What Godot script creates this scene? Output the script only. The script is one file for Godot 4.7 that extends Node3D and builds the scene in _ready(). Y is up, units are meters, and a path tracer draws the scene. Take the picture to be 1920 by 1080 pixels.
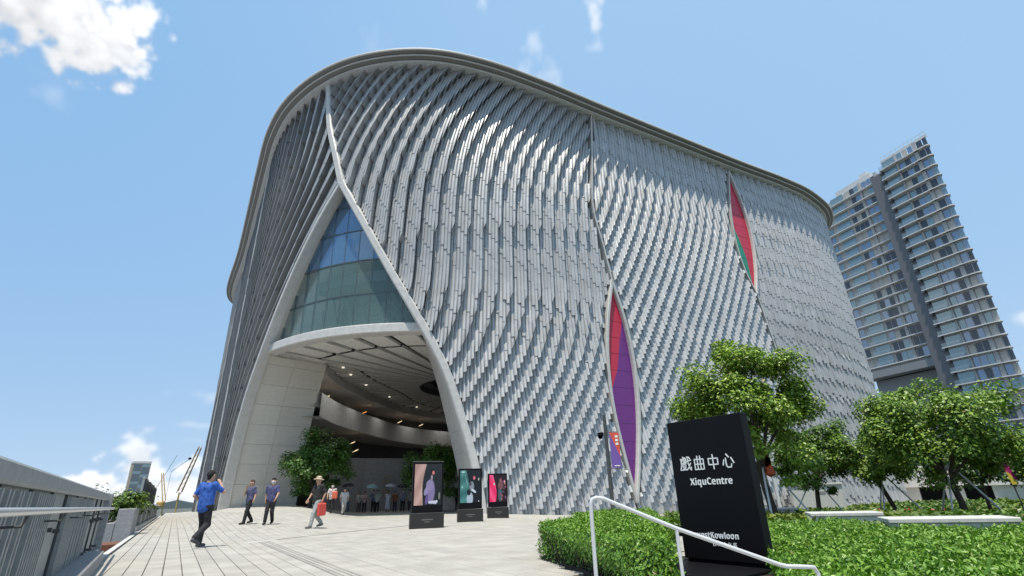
extends Node3D

# ---------------------------------------------------------------- mesh builder
class MB:
	var v := PackedVector3Array()
	var n := PackedVector3Array()
	var c := PackedColorArray()
	var col := Color.WHITE
	func tri(a: Vector3, b: Vector3, d: Vector3) -> void:      # clockwise seen from outside
		var q := (d - a).cross(b - a)
		if q.length_squared() < 1e-14: return
		q = q.normalized()
		v.append(a); v.append(b); v.append(d)
		n.append(q); n.append(q); n.append(q)
		c.append(col); c.append(col); c.append(col)
	func quad(a: Vector3, b: Vector3, d: Vector3, e: Vector3) -> void:
		tri(a, b, d); tri(a, d, e)
	func trin(a: Vector3, b: Vector3, d: Vector3, na: Vector3, nb: Vector3, nd: Vector3) -> void:
		v.append(a); v.append(b); v.append(d)
		n.append(na); n.append(nb); n.append(nd)
		c.append(col); c.append(col); c.append(col)
	func box(t: Transform3D, s: Vector3) -> void:
		var h := s * 0.5
		var p := []
		for i in 8:
			p.append(t * Vector3(h.x if i & 1 else -h.x, h.y if i & 2 else -h.y, h.z if i & 4 else -h.z))
		quad(p[4], p[6], p[7], p[5]); quad(p[1], p[3], p[2], p[0])
		quad(p[5], p[7], p[3], p[1]); quad(p[0], p[2], p[6], p[4])
		quad(p[6], p[2], p[3], p[7]); quad(p[0], p[4], p[5], p[1])
	func bx(center: Vector3, s: Vector3) -> void:
		box(Transform3D(Basis(), center), s)
	func cbox(t: Transform3D, s: Vector3, b: float) -> void:   # box with chamfered edges
		var h := s * 0.5
		b = minf(b, minf(h.x, minf(h.y, h.z)) * 0.9)
		var g := func(sx: float, sy: float, sz: float, k: int) -> Vector3:
			var q := Vector3(sx * (h.x - (0.0 if k == 0 else b)), sy * (h.y - (0.0 if k == 1 else b)), sz * (h.z - (0.0 if k == 2 else b)))
			return t * q
		for k in 3:
			for s0 in [-1.0, 1.0]:
				var ps := []
				for uv in [[-1.0, -1.0], [-1.0, 1.0], [1.0, 1.0], [1.0, -1.0]]:
					var a := [0.0, 0.0, 0.0]
					a[k] = s0; a[(k + 1) % 3] = uv[0]; a[(k + 2) % 3] = uv[1]
					ps.append(g.call(a[0], a[1], a[2], k))
				if s0 < 0: quad(ps[3], ps[2], ps[1], ps[0])
				else: quad(ps[0], ps[1], ps[2], ps[3])
		var o := t.origin
		for k in 3:
			var k1 := (k + 1) % 3
			var k2 := (k + 2) % 3
			for s1 in [-1.0, 1.0]:
				for s2 in [-1.0, 1.0]:
					var e := [0.0, 0.0, 0.0]
					e[k1] = s1; e[k2] = s2
					e[k] = -1.0
					var a: Vector3 = g.call(e[0], e[1], e[2], k1)
					var b2: Vector3 = g.call(e[0], e[1], e[2], k2)
					e[k] = 1.0
					var c2: Vector3 = g.call(e[0], e[1], e[2], k2)
					var d: Vector3 = g.call(e[0], e[1], e[2], k1)
					if (c2 - a).cross(b2 - a).dot((a + c2) * 0.5 - o) > 0: quad(a, b2, c2, d)
					else: quad(d, c2, b2, a)
		for i in 8:
			var sx := 1.0 if i & 1 else -1.0
			var sy := 1.0 if i & 2 else -1.0
			var sz := 1.0 if i & 4 else -1.0
			var a: Vector3 = g.call(sx, sy, sz, 0)
			var b2: Vector3 = g.call(sx, sy, sz, 1)
			var c2: Vector3 = g.call(sx, sy, sz, 2)
			if (c2 - a).cross(b2 - a).dot(a - o) > 0: tri(a, b2, c2)
			else: tri(a, c2, b2)
	func tube(pts: Array, rad: Array, sides := 8, caps := true) -> void:   # smooth round tube along points
		var rings := []
		var nor := []
		var up := Vector3.UP
		for i in pts.size():
			var p: Vector3 = pts[i]
			var d: Vector3 = ((pts[mini(i + 1, pts.size() - 1)] as Vector3) - (pts[maxi(i - 1, 0)] as Vector3)).normalized()
			if absf(d.dot(up)) > 0.95: up = Vector3(1, 0, 0.2).normalized()
			var x := d.cross(up).normalized()
			var y := x.cross(d).normalized()
			up = y
			var r: float = rad[mini(i, rad.size() - 1)]
			var ring := []
			var nr := []
			for k in sides:
				var a := TAU * k / sides
				var q := x * cos(a) + y * sin(a)
				ring.append(p + q * r); nr.append(q)
			rings.append(ring); nor.append(nr)
		for i in pts.size() - 1:
			for k in sides:
				var j := (k + 1) % sides
				trin(rings[i][k], rings[i + 1][j], rings[i + 1][k], nor[i][k], nor[i + 1][j], nor[i + 1][k])
				trin(rings[i][k], rings[i][j], rings[i + 1][j], nor[i][k], nor[i][j], nor[i + 1][j])
		if caps:
			for k in range(1, sides - 1):
				tri(rings[0][0], rings[0][k + 1], rings[0][k])
				var l: int = pts.size() - 1
				tri(rings[l][0], rings[l][k], rings[l][k + 1])
	func bar(a: Vector3, b: Vector3, r: float, sides := 8) -> void:
		tube([a, b], [r], sides)
	func lathe(t: Transform3D, prof: Array, sides := 16) -> void:   # prof: Vector2(radius, y) from bottom to top
		for i in prof.size() - 1:
			var p: Vector2 = prof[i]
			var q: Vector2 = prof[i + 1]
			for k in sides:
				var a := TAU * k / sides
				var b := TAU * (k + 1) / sides
				quad(t * Vector3(p.x * cos(a), p.y, p.x * sin(a)), t * Vector3(q.x * cos(a), q.y, q.x * sin(a)), t * Vector3(q.x * cos(b), q.y, q.x * sin(b)), t * Vector3(p.x * cos(b), p.y, p.x * sin(b)))
	func ball(p: Vector3, r: Vector3, rows := 8, cols := 12) -> void:
		for i in rows:
			for k in cols:
				var q := []
				for o in [[i, k], [i + 1, k], [i + 1, k + 1], [i, k + 1]]:
					var th: float = PI * o[0] / rows - PI / 2
					var ph: float = TAU * o[1] / cols
					q.append(Vector3(cos(th) * cos(ph), sin(th), cos(th) * sin(ph)))
				var w := []
				for z in q: w.append(p + z * r)
				trin(w[0], w[1], w[2], q[0], q[1], q[2])
				trin(w[0], w[2], w[3], q[0], q[2], q[3])
	func prism(poly: Array, y0: float, y1: float) -> void:        # poly: Vector2(x, z)
		var pk := PackedVector2Array(poly)
		if Geometry2D.is_polygon_clockwise(pk): pk.reverse()
		var ix := Geometry2D.triangulate_polygon(pk)
		for i in range(0, ix.size(), 3):
			var a := pk[ix[i]]; var b := pk[ix[i + 1]]; var d := pk[ix[i + 2]]
			var A := Vector3(a.x, y1, a.y); var B := Vector3(b.x, y1, b.y); var D := Vector3(d.x, y1, d.y)
			if (D - A).cross(B - A).y > 0: tri(A, B, D)
			else: tri(A, D, B)
		for i in pk.size():
			var a := pk[i]; var b := pk[(i + 1) % pk.size()]
			quad(Vector3(b.x, y0, b.y), Vector3(b.x, y1, b.y), Vector3(a.x, y1, a.y), Vector3(a.x, y0, a.y))
	func mesh() -> ArrayMesh:
		var am := ArrayMesh.new()
		if v.is_empty(): return am
		var ar := []
		ar.resize(Mesh.ARRAY_MAX)
		ar[Mesh.ARRAY_VERTEX] = v; ar[Mesh.ARRAY_NORMAL] = n; ar[Mesh.ARRAY_COLOR] = c
		am.add_surface_from_arrays(Mesh.PRIMITIVE_TRIANGLES, ar)
		return am

# ---------------------------------------------------------------- naming and nodes
var used := {}
func numbered(called: String, parent: Node) -> String:
	var key := str(parent.get_instance_id()) + called
	var k: int = used.get(key, 0)
	used[key] = k + 1
	return called if k == 0 else "%s_%03d" % [called, k]
func put(called: String, m: Mesh, mat: Material, parent: Node = self) -> MeshInstance3D:
	var o := MeshInstance3D.new()
	o.name = numbered(called, parent)
	o.mesh = m
	o.material_override = mat
	parent.add_child(o, true)
	return o
func obj(called: String, b: MB, mat: Material, parent: Node = self) -> MeshInstance3D:
	return put(called, b.mesh(), mat, parent)
func tag(o: Node, label: String, category: String, group := "", kind := "") -> void:
	if label: o.set_meta("label", label)
	if category: o.set_meta("category", category)
	if group: o.set_meta("group", group)
	if kind: o.set_meta("kind", kind)
func thing(called: String, label: String, category: String, at := Vector3.ZERO, turn := 0.0, group := "") -> Node3D:
	var o := Node3D.new()
	o.name = numbered(called, self)
	add_child(o, true)
	o.position = at
	o.rotation.y = turn
	tag(o, label, category, group)
	return o
func struct(called: String, b: MB, mat: Material) -> MeshInstance3D:
	var o := obj(called, b, mat)
	o.set_meta("kind", "structure")
	return o
func dup(src: Node3D, label: String, at: Vector3, turn: float) -> Node3D:
	var o: Node3D = src.duplicate()
	var base := String(src.name).get_slice("_0", 0)
	o.name = numbered(base, self)
	add_child(o, true)
	o.position = at
	o.rotation.y = turn
	o.set_meta("label", label)
	return o
func scatter(called: String, m: Mesh, mat: Material, xf: Array, cols: Array, parent: Node = self) -> MultiMeshInstance3D:
	var mm := MultiMesh.new()
	mm.transform_format = MultiMesh.TRANSFORM_3D
	mm.use_colors = true
	mm.mesh = m
	mm.instance_count = xf.size()
	for i in xf.size():
		mm.set_instance_transform(i, xf[i])
		mm.set_instance_color(i, cols[i])
	var o := MultiMeshInstance3D.new()
	o.name = numbered(called, parent)
	o.multimesh = mm
	o.material_override = mat
	parent.add_child(o, true)
	o.set_meta("kind", "stuff")
	return o

# ---------------------------------------------------------------- materials
var M := {}
func lin(r: float, g: float, b: float) -> Color:
	return Color(r, g, b).linear_to_srgb()
func mat(r: float, g: float, b: float, rough := 0.7, metal := 0.0) -> StandardMaterial3D:
	var m := StandardMaterial3D.new()
	m.albedo_color = lin(r, g, b)
	m.roughness = rough
	m.metallic = metal
	m.vertex_color_use_as_albedo = true
	m.cull_mode = BaseMaterial3D.CULL_DISABLED
	return m
func noise_tex(freq: float, lo: Color, hi: Color, sd: int, size := 512, oct := 4) -> NoiseTexture2D:
	var f := FastNoiseLite.new()
	f.seed = sd
	f.frequency = freq
	f.fractal_octaves = oct
	var t := NoiseTexture2D.new()
	t.width = size; t.height = size
	t.seamless = true
	t.noise = f
	var g := Gradient.new()
	g.set_color(0, lo); g.set_color(1, hi)
	t.color_ramp = g
	return t
func rough_mat(r: float, g: float, b: float, rough: float, lo: float, freq: float, scale: float, sd: int, bump := 0.0, metal := 0.0) -> StandardMaterial3D:
	var m := mat(r, g, b, rough, metal)
	m.albedo_texture = noise_tex(freq, Color(lo, lo, lo), Color.WHITE, sd)
	m.uv1_triplanar = true
	m.uv1_world_triplanar = true
	m.uv1_scale = Vector3(scale, scale, scale)
	if bump > 0.0:
		m.heightmap_enabled = true
		m.heightmap_texture = noise_tex(freq * 3.0, Color.BLACK, Color.WHITE, sd + 7)
		m.heightmap_scale = bump
	return m

# ---------------------------------------------------------------- plan of the theatre
const CT := [[-36, -103], [-45, -95], [-48.6, -88], [-47.2, -81], [-37.5, -65.8], [-30.1, -53.8], [-25.6, -46.5], [-22.3, -41.3], [-19.0, -37.3], [-15.1, -34.3], [-11.1, -32.7], [-6.5, -32.4], [-2.2, -33.6], [2.4, -35.9], [7.6, -38.9], [13.4, -42.2], [24.4, -48.4], [31.6, -52.3], [36.3, -55.3], [41.0, -59.7], [43.3, -64.5], [42.5, -70], [37, -79]]
var plan := PackedVector2Array()
var plan_s := PackedFloat32Array()
const STEP := 0.25
var s_min := 0.0
var s_max := 0.0
func build_plan() -> void:
	var raw := PackedVector2Array()
	var zero := 0
	for i in CT.size() - 1:
		var p := []
		for k in [-1, 0, 1, 2]:
			var q: Array = CT[clampi(i + k, 0, CT.size() - 1)]
			p.append(Vector2(q[0], q[1]))
		if i == 10: zero = raw.size()
		for k in 20:
			raw.append((p[1] as Vector2).cubic_interpolate(p[2], p[0], p[3], k / 20.0))
	raw.append(Vector2(CT[-1][0], CT[-1][1]))
	var acc := PackedFloat32Array([0.0])
	for i in range(1, raw.size()): acc.append(acc[i - 1] + raw[i].distance_to(raw[i - 1]))
	s_min = -acc[zero]
	s_max = acc[-1] + s_min
	var j := 0
	var cnt := int((s_max - s_min) / STEP)
	for k in cnt + 1:
		var s := k * STEP
		while j < raw.size() - 2 and acc[j + 1] < s: j += 1
		plan.append(raw[j].lerp(raw[j + 1], (s - acc[j]) / maxf(acc[j + 1] - acc[j], 1e-6)))
func plan_at(s: float) -> Vector2:
	var f := clampf((s - s_min) / STEP, 0.0, plan.size() - 1.001)
	var i := int(f)
	return plan[i].lerp(plan[i + 1], f - i)
func plan_n(s: float) -> Vector2:
	var d := plan_at(s + 0.4) - plan_at(s - 0.4)
	d = d.normalized()
	return Vector2(-d.y, d.x)
func fp(s: float, h: float, out: float) -> Vector3:
	var p := plan_at(s) + plan_n(s) * out
	return Vector3(p.x, h, p.y)

const H_TOP := 34.0
const ARCH_R := [[-1.5, 9.0], [0, 8.95], [3.1, 8.4], [5.4, 7.7], [8.8, 6.5], [11.7, 5.0], [15.2, 3.0], [19.2, 0.8], [23.3, -1.5]]
const ARCH_L := [[-1.5, -12.1], [0.6, -11.9], [4.3, -11.1], [8, -9.8], [11.5, -8.0], [15.8, -5.8], [20, -3.5], [23.3, -1.55]]
const SEAM := [[23.3, -1.52], [25.9, -2.3], [29.4, -3.4], [34, -4.2]]
const SEAM12 := [[17.1, 20.7], [20, 20.2], [23.4, 19.5], [28.5, 19.9], [34, 20.4]]
const LENS1L := [[0.3, 20.75], [3.6, 20.0], [7, 19.45], [10.2, 19.4], [13.7, 19.85], [17.1, 20.7]]
const LENS1R := [[0.3, 20.75], [3.2, 21.4], [6.3, 21.9], [10, 22.05], [13.5, 21.65], [17.1, 20.7]]
const LENS2L := [[19, 39.5], [21.2, 38.5], [23.8, 38.0], [28.3, 38.2], [33.7, 39.4]]
const LENS2R := [[19, 39.5], [21.8, 40.3], [25.6, 40.85], [29.5, 40.55], [33.7, 39.4]]
const SEAM23 := [[-1.5, 42.8], [1, 42.5], [6.7, 41.6], [14.1, 40.4], [16.5, 39.95], [19, 39.5]]
func cv(a: Array, h: float) -> float:
	var n := a.size()
	if h <= a[0][0]: return a[0][1]
	if h >= a[n - 1][0]: return a[n - 1][1]
	var i := 0
	while a[i + 1][0] < h: i += 1
	var p: Array = a[maxi(i - 1, 0)]
	var q: Array = a[mini(i + 2, n - 1)]
	var t0: float = a[i + 1][0] - a[i][0]
	var pre: float = p[0] - a[i][0] if i > 0 else -t0
	var post: float = q[0] - a[i][0] if i + 2 < n else t0 * 2.0
	var pv: float = p[1] if i > 0 else 2.0 * a[i][1] - a[i + 1][1]
	var qv: float = q[1] if i + 2 < n else 2.0 * a[i + 1][1] - a[i][1]
	return cubic_interpolate_in_time(a[i][1], a[i + 1][1], pv, qv, (h - a[i][0]) / t0, t0, pre, post)
func sec_l(k: int, h: float) -> float:
	match k:
		0: return s_min
		1: return cv(ARCH_R, h) if h < 23.3 else cv(SEAM, h)
		2: return cv(LENS1R, h) if h < 17.1 else cv(SEAM12, h)
		_: return cv(SEAM23, h) if h < 19.0 else cv(LENS2R, h)
func sec_r(k: int, h: float) -> float:
	match k:
		0: return cv(ARCH_L, h) if h < 23.3 else cv(SEAM, h)
		1: return cv(LENS1L, h) if h < 17.1 else cv(SEAM12, h)
		2: return cv(SEAM23, h) if h < 19.0 else cv(LENS2L, h)
		_: return s_max

# ---------------------------------------------------------------- ground level
func ss(a: float, b: float, x: float) -> float:
	return smoothstep(a, b, x)
func gy(x: float, z: float) -> float:
	var d := sqrt(x * x + z * z)
	if d < 12.0 or z > -4.0: return 0.0
	var a := rad_to_deg(atan2(x, -z))
	var amp := 0.7 * ss(-16.0, -22.5, a) * ss(-31.8, -27.6, a) - 0.4 * ss(-6.0, 8.0, a) - 0.45 * ss(8.0, 22.0, a)
	return amp * ss(16.0, 42.0, d)
func on(x: float, z: float, up := 0.0) -> Vector3:
	return Vector3(x, gy(x, z) + up, z)
# the walkway runs along PA; PN points to its right
const PA := Vector2(-0.5299, -0.8480)
const PN := Vector2(0.8480, -0.5299)
func uv(u: float, v: float, y := 0.0) -> Vector3:
	var p := PN * u + PA * v
	return Vector3(p.x, gy(p.x, p.y) + y, p.y)
var path_turn := atan2(-PA.x, -PA.y)     # turns local -z onto PA

func _ready() -> void:
	# ------------------------------------------------------------ camera, sky, sun, exposure
	var cam := Camera3D.new()
	cam.name = "camera"
	cam.fov = 58.97
	cam.near = 0.05
	cam.far = 9000.0
	cam.basis = Basis(Vector3.RIGHT, deg_to_rad(22.2)) * Basis(Vector3.BACK, deg_to_rad(-1.75))
	cam.position = Vector3(0, 0.93, 0)
	add_child(cam)
	cam.current = true
	var env := Environment.new()
	env.background_mode = Environment.BG_SKY
	env.tonemap_mode = Environment.TONE_MAPPER_LINEAR
	env.tonemap_exposure = 1.08
	env.sdfgi_enabled = true
	env.ssao_enabled = true
	env.ssil_enabled = true
	var sky := Sky.new()
	var psm := PanoramaSkyMaterial.new()
	psm.panorama = sky_picture()
	psm.energy_multiplier = 1.04
	sky.sky_material = psm
	env.sky = sky
	var we := WorldEnvironment.new()
	we.name = "world"
	we.environment = env
	add_child(we)
	var sun := DirectionalLight3D.new()
	sun.name = "sun"
	sun.light_energy = 1.6
	sun.light_color = Color(1.0, 0.965, 0.9)
	sun.light_angular_distance = 0.5
	sun.shadow_enabled = true
	add_child(sun)
	var se := deg_to_rad(73.5)
	var sd := Vector3(-0.22 * cos(se), sin(se), 0.975 * cos(se))
	sun.look_at_from_position(sd * 200.0, Vector3.ZERO, Vector3(0, 0, -1))

	build_plan()
	make_materials()
	ground_and_plaza()
	theatre()
	atrium()
	towers()
	left_side()
	right_side()
	signs_and_stands()
	trees()
	people()

# ---------------------------------------------------------------- the sky
func sky_picture() -> ImageTexture:
	var w := 2048
	var hh := 1024
	var data := PackedFloat32Array()
	data.resize(w * hh * 3)
	var f := FastNoiseLite.new()
	f.seed = 5; f.frequency = 0.16; f.fractal_octaves = 4; f.fractal_gain = 0.45
	var f2 := FastNoiseLite.new()
	f2.seed = 21; f2.frequency = 0.5; f2.fractal_octaves = 4
	# clouds: azimuth, elevation, half width, half height, strength, softness
	var clouds := [[-53.0, 39.5, 9.0, 5.0, 1.0, 0.35], [-47.8, 38.0, 4.6, 3.4, 1.0, 0.45], [-45.6, 39.4, 2.8, 4.0, 0.95, 0.5], [-49.0, 33.0, 2.0, 1.6, 0.18, 1.2],
		[-38.2, 0.6, 3.6, 2.9, 1.0, 0.35], [-35.4, 4.2, 1.7, 1.9, 0.8, 0.6], [-33.2, 0.8, 4.4, 3.0, 0.95, 0.45], [-35.5, 0.4, 3.4, 2.2, 0.95, 0.4], [-29.5, 1.0, 4.0, 2.6, 0.85, 0.5], [-45.0, -0.6, 5.0, 1.8, 0.7, 0.6],
		[-31.0, 9.7, 3.4, 0.7, 0.35, 1.3], [-30.5, 7.0, 3.0, 0.5, 0.4, 1.3], [-30.0, 5.6, 2.6, 0.4, 0.35, 1.3],
		[4.2, 47.6, 2.0, 1.8, 0.42, 1.5], [6.5, 44.6, 3.2, 2.0, 0.36, 1.6], [2.6, 45.3, 2.4, 1.4, 0.32, 1.6], [13.6, 49.0, 1.3, 2.6, 0.6, 1.2], [15.0, 50.6, 1.4, 1.4, 0.45, 1.3], [13.4, 46.4, 1.6, 1.0, 0.35, 1.5], [-3.2, 51.4, 1.7, 1.6, 0.4, 1.5], [-19.0, 47.0, 3.0, 2.0, 0.14, 1.8], [46.5, 12.0, 1.4, 1.0, 0.5, 1.2], [48.5, 7.5, 3.0, 3.5, 0.75, 0.8],
		[75.0, 6.0, 14.0, 5.0, 0.9, 0.6], [110.0, 22.0, 10.0, 5.0, 0.8, 0.7], [150.0, 8.0, 18.0, 5.0, 0.9, 0.6], [-80.0, 14.0, 12.0, 5.0, 0.9, 0.6], [-110.0, 6.0, 16.0, 4.5, 0.9, 0.6], [-140.0, 26.0, 10.0, 5.0, 0.8, 0.7], [-165.0, 9.0, 14.0, 5.0, 0.9, 0.6], [70.0, 42.0, 9.0, 4.0, 0.6, 0.9]]
	var sunaz := 167.3
	for y in hh:
		var el := 90.0 - (y + 0.5) * 180.0 / hh
		var e := maxf(el, 0.0)
		var low := exp(-e / 9.0)
		var lists := []
		for c in clouds:
			if absf(el - c[1]) < c[3] * 2.2: lists.append(c)
		for x in w:
			var az := (x + 0.5) * 360.0 / w
			if az > 180.0: az -= 360.0
			var toward: float = 0.5 + 0.5 * cos(deg_to_rad(az - sunaz)) * cos(deg_to_rad(e)) * 0.96 + 0.5 * (sin(deg_to_rad(e)) * 0.96 - 0.0) * 0.9
			var side: float = ss(-60.0, 10.0, az) * (1.0 - ss(120.0, 180.0, az)) + ss(-180.0, -120.0, az) * 0.0
			var r: float = 0.245 + 0.25 * low + 0.10 * maxf(toward - 0.42, 0.0) + 0.06 * side
			var g: float = 0.450 + 0.20 * low + 0.11 * maxf(toward - 0.42, 0.0) + 0.055 * side
			var b: float = 0.735 + 0.08 * low + 0.09 * maxf(toward - 0.42, 0.0) + 0.03 * side
			if el < 0.0:
				var k := minf(1.0, -el / 8.0)
				r = lerpf(0.45, 0.22, k); g = lerpf(0.58, 0.23, k); b = lerpf(0.72, 0.22, k)
			elif not lists.is_empty():
				var cover := 0.0
				var shade := 0.0
				for c in lists:
					var da: float = wrapf(az - c[0], -180.0, 180.0)
					if absf(da) > c[2] * 2.4: continue
					var dx: float = da / c[2]
					var dy: float = (el - c[1]) / c[3]
					var q := sqrt(dx * dx + dy * dy)
					if q > 2.0: continue
					var soft: float = c[5]
					var nz := f.get_noise_2d(da * 2.1 + c[0] * 31.0, el * 2.8) + 0.10 * f2.get_noise_2d(az * 4.0, el * 5.0)
					var m: float = ss(0.0, soft, 1.0 - q + nz * 0.75) * c[4]
					if m > cover:
						cover = m
						shade = clampf(-dy * 0.4 + 0.25 - nz * 0.5, 0.0, 0.7) * ss(0.3, 1.0, c[4])
				if cover > 0.0:
					var br := 0.99 - shade * 0.5
					r = lerpf(r, br * 0.96, cover); g = lerpf(g, br * 0.98, cover); b = lerpf(b, br * 1.01, cover)
			var i := (y * w + x) * 3
			data[i] = r; data[i + 1] = g; data[i + 2] = b
	var im := Image.create_from_data(w, hh, false, Image.FORMAT_RGBF, data.to_byte_array())
	return ImageTexture.create_from_image(im)

func make_materials() -> void:
	M.alu = rough_mat(0.55, 0.55, 0.548, 0.42, 0.88, 0.012, 0.10, 3, 0.0, 0.35)
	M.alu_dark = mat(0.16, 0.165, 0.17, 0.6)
	M.alu_black = mat(0.07, 0.073, 0.078, 0.7)
	M.trim = rough_mat(0.62, 0.61, 0.59, 0.45, 0.88, 0.015, 0.3, 9)
	M.brim = rough_mat(0.66, 0.68, 0.70, 0.5, 0.88, 0.02, 0.3, 11)
	M.rim = rough_mat(0.74, 0.735, 0.72, 0.5, 0.9, 0.015, 0.3, 12)
	M.groove = mat(0.24, 0.238, 0.235, 0.7)
	M.concrete = rough_mat(0.70, 0.675, 0.615, 0.8, 0.93, 0.012, 0.35, 13, 0.1)
	M.white_conc = rough_mat(0.62, 0.61, 0.58, 0.75, 0.85, 0.02, 0.6, 15, 0.1)
	M.grey_int = rough_mat(0.76, 0.745, 0.71, 0.8, 0.86, 0.015, 0.3, 17)
	M.ceil = rough_mat(0.80, 0.78, 0.75, 0.8, 0.88, 0.015, 0.4, 19)
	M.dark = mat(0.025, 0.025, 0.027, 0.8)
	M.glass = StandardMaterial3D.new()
	M.glass.albedo_color = Color(0.44, 0.60, 0.74, 0.36)  # sky reflection put into the blue tint, for the upper panes
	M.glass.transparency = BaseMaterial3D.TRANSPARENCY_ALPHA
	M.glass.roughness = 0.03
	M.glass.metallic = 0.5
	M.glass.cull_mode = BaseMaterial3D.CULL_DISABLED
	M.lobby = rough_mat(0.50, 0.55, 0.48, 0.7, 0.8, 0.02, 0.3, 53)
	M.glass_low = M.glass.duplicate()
	M.glass_low.albedo_color = Color(0.52, 0.66, 0.64, 0.22)  # same glass lower down, tinted green without the painted sky reflection
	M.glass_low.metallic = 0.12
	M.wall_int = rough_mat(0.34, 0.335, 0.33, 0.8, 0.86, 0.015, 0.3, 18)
	M.mullion = mat(0.10, 0.115, 0.12, 0.4, 0.3)
	M.red = rough_mat(0.66, 0.03, 0.075, 0.4, 0.9, 0.02, 0.3, 23)
	M.purple = rough_mat(0.19, 0.032, 0.25, 0.4, 0.9, 0.02, 0.3, 25)
	M.green = rough_mat(0.02, 0.30, 0.19, 0.4, 0.9, 0.02, 0.3, 27)
	M.paving = rough_mat(0.462, 0.438, 0.395, 0.85, 0.86, 0.010, 0.22, 29, 0.12)
	M.asphalt = rough_mat(0.06, 0.06, 0.062, 0.9, 0.7, 0.03, 0.5, 51)
	M.joint = mat(0.15, 0.145, 0.13, 0.9)
	M.tactile = rough_mat(0.30, 0.29, 0.27, 0.8, 0.8, 0.03, 1.0, 31)
	M.land = rough_mat(0.16, 0.17, 0.15, 0.9, 0.6, 0.01, 0.01, 33)
	M.soil = rough_mat(0.045, 0.034, 0.025, 0.95, 0.5, 0.04, 1.2, 35, 0.6)
	M.grass = rough_mat(0.05, 0.10, 0.018, 0.95, 0.55, 0.05, 0.8, 37, 0.5)
	M.leaf = mat(1, 1, 1, 0.42)
	M.leaf.backlight_enabled = true
	M.leaf.backlight = lin(0.22, 0.34, 0.02)
	M.bark = rough_mat(0.13, 0.10, 0.075, 0.9, 0.5, 0.06, 2.5, 39, 0.8)
	M.white_paint = mat(0.55, 0.56, 0.57, 0.4)
	M.steel = mat(0.62, 0.63, 0.64, 0.32, 0.55)
	M.screen_grey = rough_mat(0.33, 0.36, 0.365, 0.5, 0.82, 0.02, 0.9, 41)
	M.screen_dark = mat(0.055, 0.06, 0.062, 0.6)
	M.terracotta = rough_mat(0.22, 0.095, 0.06, 0.85, 0.7, 0.03, 1.0, 43, 0.2)
	M.planter = rough_mat(0.36, 0.36, 0.37, 0.8, 0.8, 0.02, 0.8, 45)
	M.black = mat(0.006, 0.006, 0.008, 0.5)
	M.black.metallic_specular = 0.25
	M.black_matt = mat(0.018, 0.017, 0.016, 0.6)
	M.text = mat(0.82, 0.82, 0.82, 0.5)
	M.tower_wall = rough_mat(0.47, 0.465, 0.46, 0.7, 0.85, 0.02, 0.15, 47)
	M.tower_slab = mat(0.60, 0.60, 0.59, 0.6)
	M.tower_dark = mat(0.14, 0.145, 0.155, 0.6)
	M.tower_rail = StandardMaterial3D.new()
	M.tower_rail.albedo_color = Color(0.55, 0.62, 0.66, 0.45)
	M.tower_rail.transparency = BaseMaterial3D.TRANSPARENCY_ALPHA
	M.tower_rail.roughness = 0.06
	M.tower_rail.cull_mode = BaseMaterial3D.CULL_DISABLED
	M.win = mat(0.22, 0.29, 0.38, 0.12, 0.55)
	M.win.metallic_specular = 0.8
	M.win_teal = mat(0.24, 0.33, 0.36, 0.12, 0.5)
	M.win_black = mat(0.07, 0.085, 0.105, 0.15, 0.3)
	M.win_curtain = mat(0.42, 0.40, 0.36, 0.25)
	M.far_blue = mat(0.13, 0.17, 0.22, 0.25)
	M.far_beige = mat(0.36, 0.30, 0.22, 0.7)
	M.crane = mat(0.50, 0.33, 0.10, 0.6)
	M.crane_pale = mat(0.62, 0.58, 0.48, 0.6)
	M.fold = noise_tex(0.018, Color.BLACK, Color.WHITE, 61, 256, 3)
	M.fold_tone = noise_tex(0.03, Color(0.75, 0.75, 0.75), Color.WHITE, 63, 256, 3)
	M.skin = mat(0.47, 0.28, 0.19, 0.55)
	M.hair = mat(0.012, 0.010, 0.009, 0.5)

# ---------------------------------------------------------------- ground and paving
const HEDGE := [[0.3, -9.0], [0.75, -7.4], [1.12, -5.6], [1.42, -5.35], [1.58, -6.3], [1.98, -7.6], [2.25, -8.5], [3.4, -14.4], [2.0, -14.8]]
const SIGN_BED := [[1.45, -5.5], [2.5, -5.6], [2.95, -6.6], [3.5, -8.6], [2.3, -8.6], [2.05, -7.6], [1.63, -6.3]]
const COVER := [[3.0, -7.0], [2.55, -5.6], [2.35, -4.6], [2.3, -2.6], [8.0, -2.6], [11.5, -8.6], [9.0, -9.0], [6.6, -9.3], [6.6, -11.6], [4.6, -12.0], [3.6, -10.0]]
const LAWN := [[3.5, -15.2], [3.8, -12.2], [6.7, -11.8], [6.8, -9.6], [9.0, -9.3], [12.0, -8.8], [60, -12], [60, -56], [44, -56], [36, -52.5], [25, -46], [13.5, -39.4], [9.5, -36.5], [5.6, -20]]
func poly(a: Array) -> PackedVector2Array:
	var p := PackedVector2Array()
	for q in a: p.append(Vector2(q[0], q[1]))
	return p
func sheet(b: MB, u0: float, u1: float, v0: float, v1: float, y: float, st := 1.0) -> void:
	var nu := int(ceil((u1 - u0) / st))
	var nv := int(ceil((v1 - v0) / st))
	for i in nu:
		for j in nv:
			var a := minf(u0 + i * st, u1); var c := minf(a + st, u1)
			var e := minf(v0 + j * st, v1); var g := minf(e + st, v1)
			b.quad(uv(a, e, y), uv(a, g, y), uv(c, g, y), uv(c, e, y))
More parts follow.
